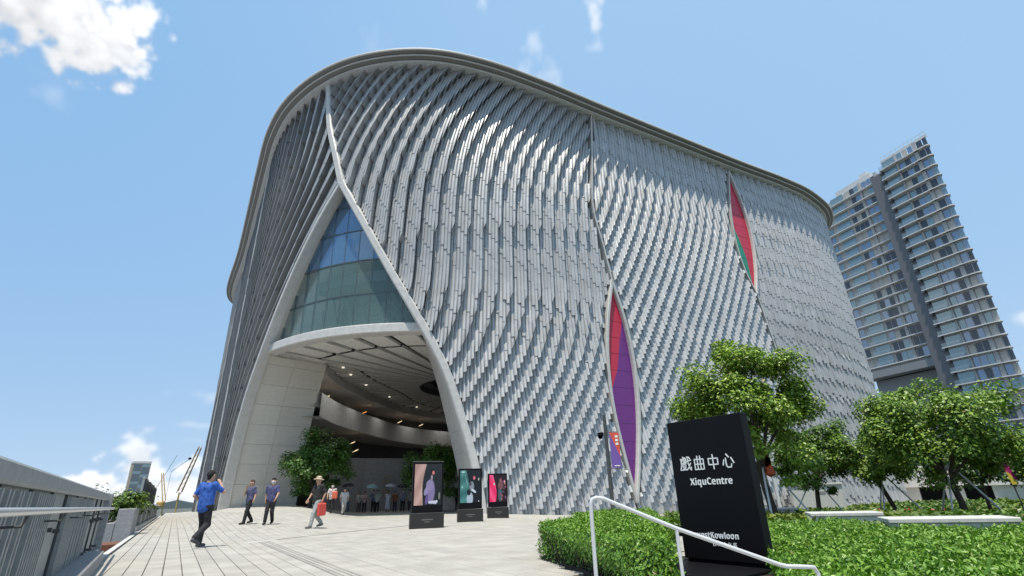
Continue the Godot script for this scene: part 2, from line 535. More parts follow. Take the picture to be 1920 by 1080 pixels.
func ground_and_plaza() -> void:
	var b := MB.new()
	b.quad(Vector3(-6000, -6, 6000), Vector3(-6000, -6, -6000), Vector3(6000, -6, -6000), Vector3(6000, -6, 6000))
	struct("ground", b, M.land)
	b = MB.new()
	sheet(b, 2.31, 14.0, 34.0, 100.0, 0.0)
	sheet(b, -1.0, 2.31, 82.0, 100.0, 0.0)
	sheet(b, 14.0, 76.0, -8.0, 100.0, 0.0)
	sheet(b, -1.0, 14.0, -4.0, 4.0, 0.0)
	sheet(b, -1.60, -1.0, -4.0, 15.0, -0.004)
	# side face of the raised plaza along its left edge
	for k in 104:
		var us := -1.60 if k < 19 else -1.17
		b.quad(uv(us, k - 4.0, -3.0), uv(us, k - 3.0, -3.0), uv(us, k - 3.0, 0.0), uv(us, k - 4.0, 0.0))
	b.quad(uv(-1.60, -4.0, -1.4), uv(-1.60, -4.0, 0.0), uv(14.0, -4.0, 0.0), uv(14.0, -4.0, -1.4))
	var plaza := struct("plaza", b, M.paving)
	b = MB.new()
	b.quad(Vector3(-60, -1.4, 90), Vector3(-60, -1.4, -4), Vector3(120, -1.4, -4), Vector3(120, -1.4, 90))
	struct("road", b, M.asphalt)
	b = MB.new()
	sheet(b, -1.0, 14.0, 4.0, 34.0, -0.06)
	sheet(b, -1.0, 2.31, 34.0, 82.0, -0.06)
	obj("paving_bed", b, M.joint, plaza)
	# lower terrace beside the walkway
	b = MB.new()
	b.quad(uv(-45, -45, -3.0), uv(-45, 100, -3.0), uv(-1.17, 100, -3.0), uv(-1.17, -45, -3.0))
	struct("lower_terrace", b, M.planter)
	# slabs: long narrow stones laid along the walkway
	var rng := RandomNumberGenerator.new()
	rng.seed = 11
	var hp := poly(HEDGE)
	var cp := poly(COVER)
	var lp := poly(LAWN)
	var sp := poly(SIGN_BED)
	var slabs := []
	var w := 0.2545
	var u := -1.0
	var row := 0
	while u < 13.95:
		var strip := u > 2.20 and u < 2.6
		var v := 4.0 + fmod(row * 0.37, 0.9)
		if v > 4.0: slabs.append([u, 4.0, v])
		var far := 82.0 if u < 2.25 else 34.0
		while v < far:
			var l := minf(1.2 if v < 30.0 else 1.5, far - v)
			slabs.append([u, v, v + l])
			v += l
		u += w
		row += 1
	var seen := []
	for q in slabs:
		var c: Vector2 = PN * (q[0] + w * 0.5) + PA * (q[1] + q[2]) * 0.5
		if Geometry2D.is_point_in_polygon(c, hp) or Geometry2D.is_point_in_polygon(c, cp) or Geometry2D.is_point_in_polygon(c, lp) or Geometry2D.is_point_in_polygon(c, sp): continue
		var dist: float = c.length()
		if dist < 5.0 or absf(rad_to_deg(atan2(c.x, -c.y))) > 50.0: dist += 1000.0
		seen.append([dist, q])
	seen.sort_custom(func(a, e): return a[0] < e[0])
	var rest := MB.new()
	for i in seen.size():
		var q: Array = seen[i][1]
		var left: bool = q[0] < 1.9
		var g := 0.012 if left else 0.011
		var t := rng.randf_range(0.91, 1.0) if left else rng.randf_range(0.90, 1.0)
		var warm := rng.randf_range(-0.012, 0.012)
		var m := MB.new() if i < 300 else rest
		m.col = Color(t + warm, t, t - warm)
		var u0: float = q[0] + g * 0.5; var u1: float = minf(q[0] + w, 14.0) - g * 0.5
		var v0: float = q[1] + 0.003; var v1: float = q[2] - 0.003
		var lift := rng.randf_range(-0.0015, 0.0015)
		var e := 0.004
		var T := [uv(u0 + e, v0 + e, lift), uv(u0 + e, v1 - e, lift), uv(u1 - e, v1 - e, lift), uv(u1 - e, v0 + e, lift)]
		var S := [uv(u0, v0, lift - e), uv(u0, v1, lift - e), uv(u1, v1, lift - e), uv(u1, v0, lift - e)]
		var D := [uv(u0, v0, -0.059), uv(u0, v1, -0.059), uv(u1, v1, -0.059), uv(u1, v0, -0.059)]
		m.quad(T[0], T[1], T[2], T[3])
		for k in 4:
			var j := (k + 1) % 4
			m.quad(S[j], T[j], T[k], S[k])
			m.quad(D[j], S[j], S[k], D[k])
		if i < 300: obj("paving_slab", m, M.paving, plaza)
	obj("distant_paving_slabs", rest, M.paving, plaza).set_meta("kind", "stuff")
	# bright edge stone on the left, tactile studs, groove and the pale stone at its end
	b = MB.new()
	for k in 60:
		var va := 13.0 + k; var vb := 14.0 + k
		b.quad(uv(-1.17, va, 0.012), uv(-1.17, vb, 0.012), uv(-1.05, vb, 0.012), uv(-1.05, va, 0.012))
		b.quad(uv(-1.05, va, -0.03), uv(-1.05, va, 0.012), uv(-1.05, vb, 0.012), uv(-1.05, vb, -0.03))
		b.quad(uv(-1.172, va, -0.3), uv(-1.172, vb, -0.3), uv(-1.172, vb, 0.012), uv(-1.172, va, 0.012))
	obj("edge_stone", b, M.white_conc, plaza)
	b = MB.new()
	for i in 2:
		for k in 150:
			for j in 2:
				var at := uv(2.02 + i * 0.17 + j * 0.075, 7.0 + k * 0.065, 0.0)
				b.lathe(Transform3D(Basis(), at), [Vector2(0.019, -0.001), Vector2(0.014, 0.006), Vector2(0.0, 0.007)], 6)
	var tp := obj("tactile_studs", b, M.tactile, plaza)
	tp.set_meta("kind", "stuff")
	b = MB.new()
	var ga := Vector2(-6.65, -15.48)
	var gb := Vector2(-3.95, -21.9)
	var gd := (gb - ga).normalized()
	var gn := Vector2(-gd.y, gd.x) * 0.045
	for k in 8:
		var p := ga.lerp(gb, k / 8.0); var q := ga.lerp(gb, (k + 1) / 8.0)
		b.quad(on(p.x - gn.x, p.y - gn.y, 0.005), on(p.x + gn.x, p.y + gn.y, 0.005), on(q.x + gn.x, q.y + gn.y, 0.005), on(q.x - gn.x, q.y - gn.y, 0.005))
	obj("drain_groove", b, M.joint, plaza)
	b = MB.new()
	b.box(Transform3D(Basis(Vector3.UP, atan2(-gd.y, gd.x)), on(ga.x - gd.x * 0.55, ga.y - gd.y * 0.55, 0.0)), Vector3(0.95, 0.014, 0.26))
	obj("pale_stone", b, M.white_conc, plaza)

# ---------------------------------------------------------------- the theatre
var house: Node3D
func sweep(pts: Array, prof: Array) -> MB:            # pts: [s, h]; prof: Vector2(across, out), across lies in the facade surface
	var b := MB.new()
	var rings := []
	for i in pts.size():
		var p: Array = pts[i]
		var q0: Array = pts[maxi(i - 1, 0)]
		var q1: Array = pts[mini(i + 1, pts.size() - 1)]
		var d := Vector2(q1[0] - q0[0], q1[1] - q0[1]).normalized()
		var nn := Vector2(d.y, -d.x)
		var r := []
		for k in prof: r.append(fp(p[0] + nn.x * k.x, p[1] + nn.y * k.x, k.y))
		rings.append(r)
	for i in rings.size() - 1:
		for k in prof.size() - 1:
			b.quad(rings[i][k], rings[i + 1][k], rings[i + 1][k + 1], rings[i][k + 1])
	return b
func along(a: Array, h0: float, h1: float, n: int) -> Array:
	var r := []
	for i in n + 1:
		var h := lerpf(h0, h1, float(i) / n)
		r.append([cv(a, h), h])
	return r
const LEAN := [[[0, 1.0], [34, 1.0]], [[0, 0.0], [9, 0.05], [17, 0.5], [24, 0.52], [34, 0.52]], [[0, 0.0], [20, 0.08], [26, 0.4], [34, 0.5]], [[0, 0.4], [34, 0.4]]]
const SLOPE := [[[0, 0.6], [16, 0.62], [22, 0.6], [28, 0.25], [34, 0.1]],
	[[0, 0.69], [8, 0.62], [13, 0.25], [17, 0.02], [21, 0.08], [24, 0.22], [28, 0.45], [34, 0.72]],
	[[0, 0.64], [10, 0.62], [18, 0.58], [24, 0.47], [30, 0.12], [34, 0.0]],
	[[0, -0.02], [10, -0.16], [15, -0.15], [20, 0.08], [28, 0.13], [34, 0.04]]]
func lerp_at(a: Array, h: float) -> float:
	for i in a.size() - 1:
		if h <= a[i + 1][0]: return lerpf(a[i][1], a[i + 1][1], clampf((h - a[i][0]) / (a[i + 1][0] - a[i][0]), 0, 1))
	return a[-1][1]
func scale_piece(b: MB, q: Array) -> void:
	var k: int = q[1]
	var s: float = q[2]; var cw: float = q[3]
	var h0: float = q[4]; var h1: float = q[5]
	var D: float = q[7]; var tp: float = q[8]
	var off: PackedFloat32Array = q[9]
	var pitch: float = q[10]
	var lean: PackedFloat32Array = q[11]
	b.col = Color(q[12], q[12], q[12])
	var top := h1 if q[6] else minf(h1 + 0.30, H_TOP - 0.03)
	var n := maxi(1, int(ceil((h1 - h0) / 0.9)))
	var rows := []
	var mid := fposmod((s + cw * 0.5 - off[clampi(int((h0 + h1) * 5.0), 0, 359)]) / pitch, 1.0)
	for i in n + 1:
		var f := float(i) / n
		var h := lerpf(h0, top, f)
		var raw := fposmod((s + cw * 0.5 - off[clampi(int(lerpf(h0 + 0.06, h1 - 0.06, f) * 10.0), 0, 359)]) / pitch, 1.0)
		if absf(raw - mid) > 0.55: raw = mid
		var low := 1.0 if k > 0 and h0 < 14.0 else 0.0
		var d: float = q[13] * (1.0 + 1.6 * low) + 0.05 + D * raw + tp * (1.0 + 1.2 * low) * (1.0 - f)
		var g := 0.008
		var hf := clampf(h * 10.0, 0.0, 358.0)
		var sh := s + lerpf(lean[int(hf)], lean[int(hf) + 1], hf - int(hf))
		var xs := [sh + g, sh + cw * 0.3, sh + cw * 0.72, sh + cw - g]
		if k > 0 and raw > 1.0 - cw / pitch * 1.0: xs[3] -= 0.035; xs[2] -= 0.02
		var tilt := D * cw / pitch * 0.46
		# the foot of a tube is cut along the rib it belongs to
		var sk := 0.0
		var crisp := 1.0 if k == 0 else (0.15 if (k == 1 and h0 < 10.0) or (k > 1 and h0 < 16.0) else (0.5 if k > 1 and h0 < 23.0 else 0.85))
		if i == 0 and not q[14] and k > 0: sk = clampf(0.5 * cw / maxf(absf(lerp_at(SLOPE[k], h0) * (1.0 - lerp_at(LEAN[k], h0))), 0.05), 0.0, 0.30) * signf(lerp_at(SLOPE[k], h0)) * crisp
		var ha := h - sk; var hc := h + sk
		var r := [fp(xs[0], ha, -0.1), fp(xs[0], ha, maxf(d - tilt - 0.02, 0.0)), fp(xs[1], h - sk * 0.4, d - tilt * 0.35 + 0.015), fp(xs[2], h + sk * 0.44, d + tilt * 0.5 + 0.015), fp(xs[3], hc, d + tilt - 0.02), fp(xs[3], hc, -0.1)]
		rows.append(r)
	for i in n:
		for z in 5:
			if k == 0 and z == 4 and cw < 0.5: continue
			b.quad(rows[i][z], rows[i + 1][z], rows[i + 1][z + 1], rows[i][z + 1])
	var r0: Array = rows[0]
	b.quad(r0[1], r0[2], r0[3], r0[4])
	b.quad(r0[0], r0[1], r0[4], r0[5])
	if q[6]:
		var r1: Array = rows[n]
		b.quad(r1[4], r1[3], r1[2], r1[1])
		b.quad(r1[5], r1[4], r1[1], r1[0])
func theatre() -> void:
	house = thing("theatre_building", "huge curved theatre clad in rows of silver aluminium scales with a corner arch", "building")
	# ---- wall behind the scales, one part for each sheet of the curtain
	for k in 4:
		var b := MB.new()
		var nh := 70
		for i in nh:
			var h0 := -1.2 + i * 35.2 / nh
			var h1 := -1.2 + (i + 1) * 35.2 / nh
			var a0 := sec_l(k, h0); var a1 := sec_l(k, h1)
			var b0 := sec_r(k, h0); var b1 := sec_r(k, h1)
			var nc := 80 if k == 0 else 40
			for c in nc:
				var f0 := float(c) / nc; var f1 := float(c + 1) / nc
				b.quad(fp(lerpf(a0, b0, f0), h0, -0.12), fp(lerpf(a1, b1, f0), h1, -0.12), fp(lerpf(a1, b1, f1), h1, -0.12), fp(lerpf(a0, b0, f1), h0, -0.12))
		obj("facade_wall", b, M.alu_dark, house)
	# ---- the scales: upright rounded tubes, cut off along flowing ribs; each is proud at its foot and tucked in at its head
	var rng := RandomNumberGenerator.new()
	rng.seed = 3
	var pieces := []
	var joined := [MB.new(), MB.new(), MB.new(), MB.new()]
	for k in 4:
		var off := PackedFloat32Array()
		var lean := PackedFloat32Array()
		var acc := 0.0
		var acl := 0.0
		for i in 360:
			off.append(acc)
			lean.append(acl)
			var sl := 0.1 * lerp_at(SLOPE[k], i * 0.1)
			var be := lerp_at(LEAN[k], i * 0.1)
			acc += sl * (1.0 - be)
			acl += sl * be
		var s: float = [-100.0, -14.0, 2.0, 30.0][k]
		var stop: float = [-1.6, 20.9, 43.0, s_max - 0.5][k]
		var idx := 0
		while s < stop:
			var cw: float = 0.232
			if k == 0: cw = 0.30 if s > -62.0 else 0.8
			var pitch: float = cw * (4.97 if k > 0 else (4.1 if s > -62.0 else 2.1))
			var D: float = [0.50, 0.56, 0.56, 0.62][k]
			var tp: float = [0.03, 0.05, 0.05, 0.06][k]
			var Lp: float = [3.4, 1.7, 1.6, 1.5][k]
			if k == 0 and s <= -62.0: D = 0.3
			# heights where the rib edge or a joint crosses this column
			var cuts := []
			var last := -1.0
			var lq := -1.0
			var inside := false
			var n := 351
			for i in n:
				var h := -1.0 + i * 0.1
				var o := off[clampi(int(h * 10.0), 0, 359)]
				var sh := s + lean[clampi(int(h * 10.0), 0, 359)]
				var ok := sh > sec_l(k, h) + (0.16 if k > 0 else 0.3) and sh + cw < sec_r(k, h) - (0.16 if k < 3 else 0.3) and h < H_TOP - 0.05
				if not ok:
					if inside: cuts.append([h, 2, 0])
					inside = false
					last = -1.0
					continue
				var pp := fposmod((s + cw * 0.5 - o) / pitch, 1.0)
				var q := fposmod(h / Lp + idx * (0.381 if k == 0 else 0.21), 1.0)
				if not inside: cuts.append([h, 1, 0])
				elif absf(pp - last) > 0.5: cuts.append([h - 0.05, 0, 0])
				elif q < lq and h - float(cuts[-1][0]) > 0.4 and true: cuts.append([h - 0.05, 0, 1])
				inside = true
				last = pp
				lq = q
			if inside: cuts.append([H_TOP - 0.03, 2, 0])
			for c in cuts.size() - 1:
				if cuts[c][1] == 2: continue
				var h0: float = cuts[c][0]
				var h1: float = cuts[c + 1][0]
				if h1 - h0 < 0.12: continue
				var dist := fp(s + lean[clampi(int((h0 + h1) * 5.0), 0, 359)], (h0 + h1) * 0.5, 0).distance_to(Vector3(0, 0.93, 0))
				pieces.append([dist, k, s, cw, h0, h1, cuts[c + 1][1] == 2, D, tp, off, pitch, lean, rng.randf_range(0.88, 1.0), rng.randf_range(-0.012, 0.012), cuts[c][1] == 1 or cuts[c][2] == 1])
			s += cw
			idx += 1
	pieces.sort_custom(func(a, e): return a[0] < e[0])
	for i in pieces.size():
		var own: bool = i < 300
		var b: MB = MB.new() if own else joined[pieces[i][1]]
		scale_piece(b, pieces[i])
		if own: obj("facade_scale", b, M.alu, house)
	for k in 4: obj("upper_facade_scales", joined[k], M.alu, house).set_meta("kind", "stuff")
	# ---- roof rim and roof
	for part in [["roof_soffit", [[-0.3, 33.98], [0.86, 34.03], [0.90, 34.06], [0.90, 34.16]], M.brim], ["rim_groove", [[0.90, 34.16], [0.82, 34.17], [0.82, 34.22], [1.28, 34.23]], M.groove],
		["rim_band", [[1.28, 34.23], [1.34, 34.26], [1.34, 34.35]], M.brim], ["rim_groove", [[1.34, 34.35], [1.24, 34.36], [1.24, 34.43], [1.66, 34.44]], M.groove],
		["roof_rim", [[1.66, 34.44], [1.75, 34.48], [1.75, 34.58], [1.64, 34.72], [1.2, 34.80], [-3.0, 34.9]], M.rim]]:
		var b := MB.new()
		var s := s_min
		while s < s_max - 0.5:
			var e := minf(s + 0.6, s_max)
			for i in part[1].size() - 1:
				var p: Array = part[1][i]; var q: Array = part[1][i + 1]
				b.quad(fp(s, p[1], p[0]), fp(s, q[1], q[0]), fp(e, q[1], q[0]), fp(e, p[1], p[0]))
			s = e
		obj(part[0], b, part[2], house)
	var b := MB.new()
	var rp := []
	var s := s_min
	while s < s_max:
		var p := fp(s, 0, -2.5); rp.append(Vector2(p.x, p.z)); s += 2.0
	rp.append(Vector2(20, -104)); rp.append(Vector2(4, -118)); rp.append(Vector2(-14, -119)); rp.append(Vector2(-27, -112))
	b.prism(rp, 34.3, 34.7)
	obj("roof", b, M.brim, house)
	b = MB.new()
	var bk := [fp(s_max, 0, 0), Vector3(20, 0, -106), Vector3(4, 0, -120), Vector3(-14, 0, -121), Vector3(-27, 0, -114), fp(s_min, 0, 0)]
	for i in bk.size() - 1: b.quad(bk[i] + Vector3(0, -2, 0), bk[i] + Vector3(0, 34.6, 0), bk[i + 1] + Vector3(0, 34.6, 0), bk[i + 1] + Vector3(0, -2, 0))
	obj("rear_wall", b, M.alu_dark, house)
	# ---- trims along the folds
	var tr := [Vector2(-0.14, -0.1), Vector2(-0.14, 0.56), Vector2(-0.09, 0.62), Vector2(0.09, 0.62), Vector2(0.14, 0.56), Vector2(0.14, -0.1)]
	var wide := [Vector2(-0.26, -0.12), Vector2(-0.26, 0.56), Vector2(-0.18, 0.64), Vector2(0.18, 0.64), Vector2(0.26, 0.56), Vector2(0.26, -0.12)]
	obj("curtain_trim", sweep(along(SEAM, 23.2, 34.0, 24), wide), M.trim, house)
	obj("arch_trim", sweep(along(ARCH_R, -0.4, 23.45, 50), wide), M.trim, house)
	obj("arch_trim", sweep(along(ARCH_L, -0.2, 23.45, 50), tr), M.trim, house)
	var thin := [Vector2(-0.08, -0.1), Vector2(-0.08, 0.58), Vector2(0.08, 0.58), Vector2(0.08, -0.1)]
	obj("curtain_trim", sweep(along(SEAM12, 17.0, 34.0, 30), thin), M.trim, house)
	obj("curtain_trim", sweep(along(SEAM23, -0.8, 19.2, 30), thin), M.trim, house)
	obj("window_trim", sweep(along(LENS1L, 0.25, 17.15, 40), tr), M.trim, house)
	obj("window_trim", sweep(along(LENS1R, 0.25, 17.15, 40), tr), M.trim, house)
	obj("window_trim", sweep(along(LENS2L, 19.0, 33.7, 30), thin), M.trim, house)
	obj("window_trim", sweep(along(LENS2R, 19.0, 33.7, 30), tr), M.trim, house)
	obj("curtain_trim", sweep([[-19.2, 34.0], [-20.5, 28.0], [-22.0, 20.0], [-23.6, 12.0], [-24.8, 5.0], [-25.2, -0.2]], tr), M.trim, house)
	obj("curtain_trim", sweep([[-44.0, 26.0], [-47.0, 15.0], [-49.0, 5.0], [-50.0, -0.2]], tr), M.trim, house)
	# ---- coloured lens windows
	lens(LENS1L, LENS1R, 0.4, 17.0, [[0, 0.0], [7.4, 0.0], [8.2, 0.14], [9.7, 0.40], [12, 0.60], [14.4, 1.0], [18, 1.0]], M.red, M.purple, 1.32)
	lens(LENS2L, LENS2R, 19.1, 33.6, [[19, 0.0], [19.8, 0.2], [20.6, 0.6], [23, 0.55], [25.5, 0.3], [27.5, 0.0], [34, 0.0]], M.green, M.red, 1.3)
	# ---- the arch: deep jambs in concrete panels
	var hs := []
	var hh := -0.5
	while hh < 11.0:
		hs.append(hh); hh += 1.38
	hs.append(11.1)
	hs.append_array([14.0, 17.0, 20.0, 23.2])
	for i in hs.size() - 1:
		for side in 2:
			var arc: Array = ARCH_L if side == 0 else ARCH_R
			var depth := [0.30, -2.2, -4.75] if side == 0 else [0.30, -1.8, -3.9]
			if hs[i] > 11.0: depth = [0.30, -0.62]
			for d in depth.size() - 1:
				var p := MB.new()
				var n := 4
				for k in n:
					var a := lerpf(hs[i] + 0.008, hs[i + 1] - 0.008, float(k) / n)
					var c := lerpf(hs[i] + 0.008, hs[i + 1] - 0.008, float(k + 1) / n)
					var o0: float = depth[d] - 0.007; var o1: float = depth[d + 1] + 0.007
					var q := [jamb(arc, a, o0, 0), jamb(arc, c, o0, 0), jamb(arc, c, o1, 0), jamb(arc, a, o1, 0)]
					var sgn := -0.12 if side == 0 else 0.12
					var r := [jamb(arc, a, o0, sgn), jamb(arc, c, o0, sgn), jamb(arc, c, o1, sgn), jamb(arc, a, o1, sgn)]
					if side == 0: p.quad(q[0], q[1], q[2], q[3])
					else: p.quad(q[3], q[2], q[1], q[0])
					for z in 4:
						if (z == 0 and k > 0) or (z == 2 and k < n - 1): pass
						p.quad(q[z], q[(z + 1) % 4], r[(z + 1) % 4], r[z])
				var tn := rng.randf_range(0.92, 1.0)
				for z in p.c.size(): p.c[z] = Color(tn, tn, tn * 0.99)
				obj("jamb_panel", p, M.concrete if side == 0 else M.trim, house)
	# solid backing of the jambs
	for side in 2:
		var arc: Array = ARCH_L if side == 0 else ARCH_R
		var sgn := -0.10 if side == 0 else 0.10
		b = MB.new()
		for k in 48:
			var a := -0.8 + k * 0.5; var c := a + 0.5
			var dep := -4.6 if side == 0 else -3.8
			b.quad(jamb(arc, a, 0.1, sgn), jamb(arc, c, 0.1, sgn), jamb(arc, c, dep, sgn), jamb(arc, a, dep, sgn))
			b.quad(jamb(arc, a, dep, sgn), jamb(arc, c, dep, sgn), jamb(arc, c, dep, sgn * 14.0), jamb(arc, a, dep, sgn * 14.0))
		obj("jamb_core", b, M.grey_int, house)
	# ---- lintel beam
	b = MB.new()
	var prof := [Vector2(-0.6, 11.84), Vector2(0.10, 11.84), Vector2(0.16, 11.78), Vector2(0.16, 11.26), Vector2(0.08, 11.2), Vector2(-0.6, 11.16), Vector2(-0.6, 11.84)]
	var l0 := cv(ARCH_L, 11.4) - 0.1
	var l1 := cv(ARCH_R, 11.4) + 0.1
	for i in 30:
		var a := lerpf(l0, l1, i / 30.0); var c := lerpf(l0, l1, (i + 1) / 30.0)
		for k in prof.size() - 1:
			b.quad(fp(a, prof[k].y, prof[k].x), fp(c, prof[k].y, prof[k].x), fp(c, prof[k + 1].y, prof[k + 1].x), fp(a, prof[k + 1].y, prof[k + 1].x))
	obj("lintel_beam", b, M.trim, house)
	# ---- the glass wall above the lintel
	var rows := [11.86, 14.3, 16.9, 19.4, 21.6, 23.1]
	var mul := MB.new()
	for r in rows.size() - 1:
		for c in 12:
			var s0 := -8.4 + c * 1.2
			var s1 := s0 + 1.2
			var h0: float = rows[r]; var h1: float = rows[r + 1]
			var p := MB.new()
			var n := 8
			var any := false
			for k in n:
				var a := lerpf(h0 + 0.03, h1 - 0.03, float(k) / n); var e := lerpf(h0 + 0.03, h1 - 0.03, float(k + 1) / n)
				var la := clampf(cv(ARCH_L, a), s0 + 0.03, s1 - 0.03); var le := clampf(cv(ARCH_L, e), s0 + 0.03, s1 - 0.03)
				var ra := clampf(cv(ARCH_R, a), s0 + 0.03, s1 - 0.03); var re := clampf(cv(ARCH_R, e), s0 + 0.03, s1 - 0.03)
				if ra - la < 0.01 and re - le < 0.01: continue
				any = true
				p.quad(fp(la, a, -0.40), fp(le, e, -0.40), fp(re, e, -0.40), fp(ra, a, -0.40))
			if any: obj("window_pane", p, M.glass if h0 > 16.0 else M.glass_low, house)  # one real glass, two tints: upper rows carry the painted reflection
	for c in 13:
		var s0 := -8.4 + c * 1.2
		var a := -1.0
		var e := -1.0
		var h := 11.86
		while h < 23.2:
			if s0 > cv(ARCH_L, h) and s0 < cv(ARCH_R, h):
				if a < 0: a = h
				e = h
			h += 0.1
		if a > 0 and e > a + 0.2:
			mul = MB.new()
			var nn := plan_n(s0)
			mul.box(Transform3D(Basis(Vector3.UP, atan2(nn.x, nn.y)), (fp(s0, a, -0.48) + fp(s0, e, -0.48)) * 0.5), Vector3(0.05, e - a, 0.18))
			obj("mullion", mul, M.mullion, house)
	for h in [14.3, 16.9, 19.4, 21.6]:
		mul = MB.new()
		var a := cv(ARCH_L, h); var e := cv(ARCH_R, h)
		for k in 12:
			var f0 := lerpf(a, e, k / 12.0); var f1 := lerpf(a, e, (k + 1) / 12.0)
			for z in [[h - 0.04, -0.37, h + 0.04, -0.37], [h + 0.04, -0.37, h + 0.04, -0.58], [h - 0.04, -0.58, h - 0.04, -0.37]]:
				mul.quad(fp(f0, z[0], z[1]), fp(f0, z[2], z[3]), fp(f1, z[2], z[3]), fp(f1, z[0], z[1]))
		obj("transom", mul, M.mullion, house)
func jamb(arc: Array, h: float, out: float, extra: float) -> Vector3:
	# a jamb runs straight inward from the facade edge, square to the facade there
	var s := cv(arc, h) + extra
	return fp(s, h, out)
func lens(la: Array, ra: Array, h0: float, h1: float, split: Array, ma: Material, mb: Material, step: float) -> void:
	var side := MB.new()
	var n := 40
	for k in n:
		var a := lerpf(h0, h1, float(k) / n); var c := lerpf(h0, h1, float(k + 1) / n)
		side.quad(fp(cv(la, a), a, 0.55), fp(cv(la, c), c, 0.55), fp(cv(la, c), c, -0.3), fp(cv(la, a), a, -0.3))
		side.quad(fp(cv(ra, a), a, -0.3), fp(cv(ra, c), c, -0.3), fp(cv(ra, c), c, 0.55), fp(cv(ra, a), a, 0.55))
	obj("window_reveal", side, M.trim, house)
	side = MB.new()
	for k in n:
		var a := lerpf(h0, h1, float(k) / n); var c := lerpf(h0, h1, float(k + 1) / n)
		side.quad(fp(cv(la, a), a, 0.26), fp(cv(la, c), c, 0.26), fp(cv(ra, c), c, 0.26), fp(cv(ra, a), a, 0.26))
	obj("window_backing", side, M.groove, house)
	var h := h0
	while h < h1:
		var t := minf(h + step, h1)
		for w in 2:
			var b := MB.new()
			var any := false
			for k in 6:
				var a := lerpf(h + 0.015, t - 0.015, k / 6.0); var c := lerpf(h + 0.015, t - 0.015, (k + 1) / 6.0)
				var fa := lerp_at(split, a); var fc := lerp_at(split, c)
				var xa := [cv(la, a), lerpf(cv(la, a), cv(ra, a), fa), cv(ra, a)]
				var xc := [cv(la, c), lerpf(cv(la, c), cv(ra, c), fc), cv(ra, c)]
				if xa[w + 1] - xa[w] < 0.02 and xc[w + 1] - xc[w] < 0.02: continue
				any = true
				b.quad(fp(xa[w], a, 0.30), fp(xc[w], c, 0.30), fp(xc[w + 1], c, 0.30), fp(xa[w + 1], a, 0.30))
			if any: obj("window_panel", b, ma if w == 0 else mb, house)
		h = t

# ---------------------------------------------------------------- inside the arch
const AC := [[-15.4, -40.6], [-15.5, -42.0], [-15.7, -46.0], [-15.2, -52.6], [-13.6, -61.8], [-9.8, -68.4], [-3, -73], [8, -75], [20, -70], [26, -58], [26, -52]]
func ring(out: float, n := 80) -> Array:
	var r := []
	var m := AC.size() - 1
	for i in n + 1:
		var f := clampf(float(i) / n * m, 0.0, m - 0.0001)
		var k := int(f)
		var p := []
		for o in [-1, 0, 1, 2]:
			var q: Array = AC[clampi(k + o, 0, m)]
			p.append(Vector2(q[0], q[1]))
		var c: Vector2 = (p[1] as Vector2).cubic_interpolate(p[2], p[0], p[3], f - k)
		var e: Vector2 = (p[1] as Vector2).cubic_interpolate(p[2], p[0], p[3], minf(f - k + 0.02, 1.0))
		var e0: Vector2 = (p[1] as Vector2).cubic_interpolate(p[2], p[0], p[3], maxf(f - k - 0.02, 0.0))
		var d := (e - e0).normalized()
		c += Vector2(d.y, -d.x) * out
		r.append(c)
	return r
func band(b: MB, a: Array, ha: float, c: Array, hc: float) -> void:
	for i in a.size() - 1:
		b.quad(Vector3(a[i].x, ha, a[i].y), Vector3(c[i].x, hc, c[i].y), Vector3(c[i + 1].x, hc, c[i + 1].y), Vector3(a[i + 1].x, ha, a[i + 1].y))
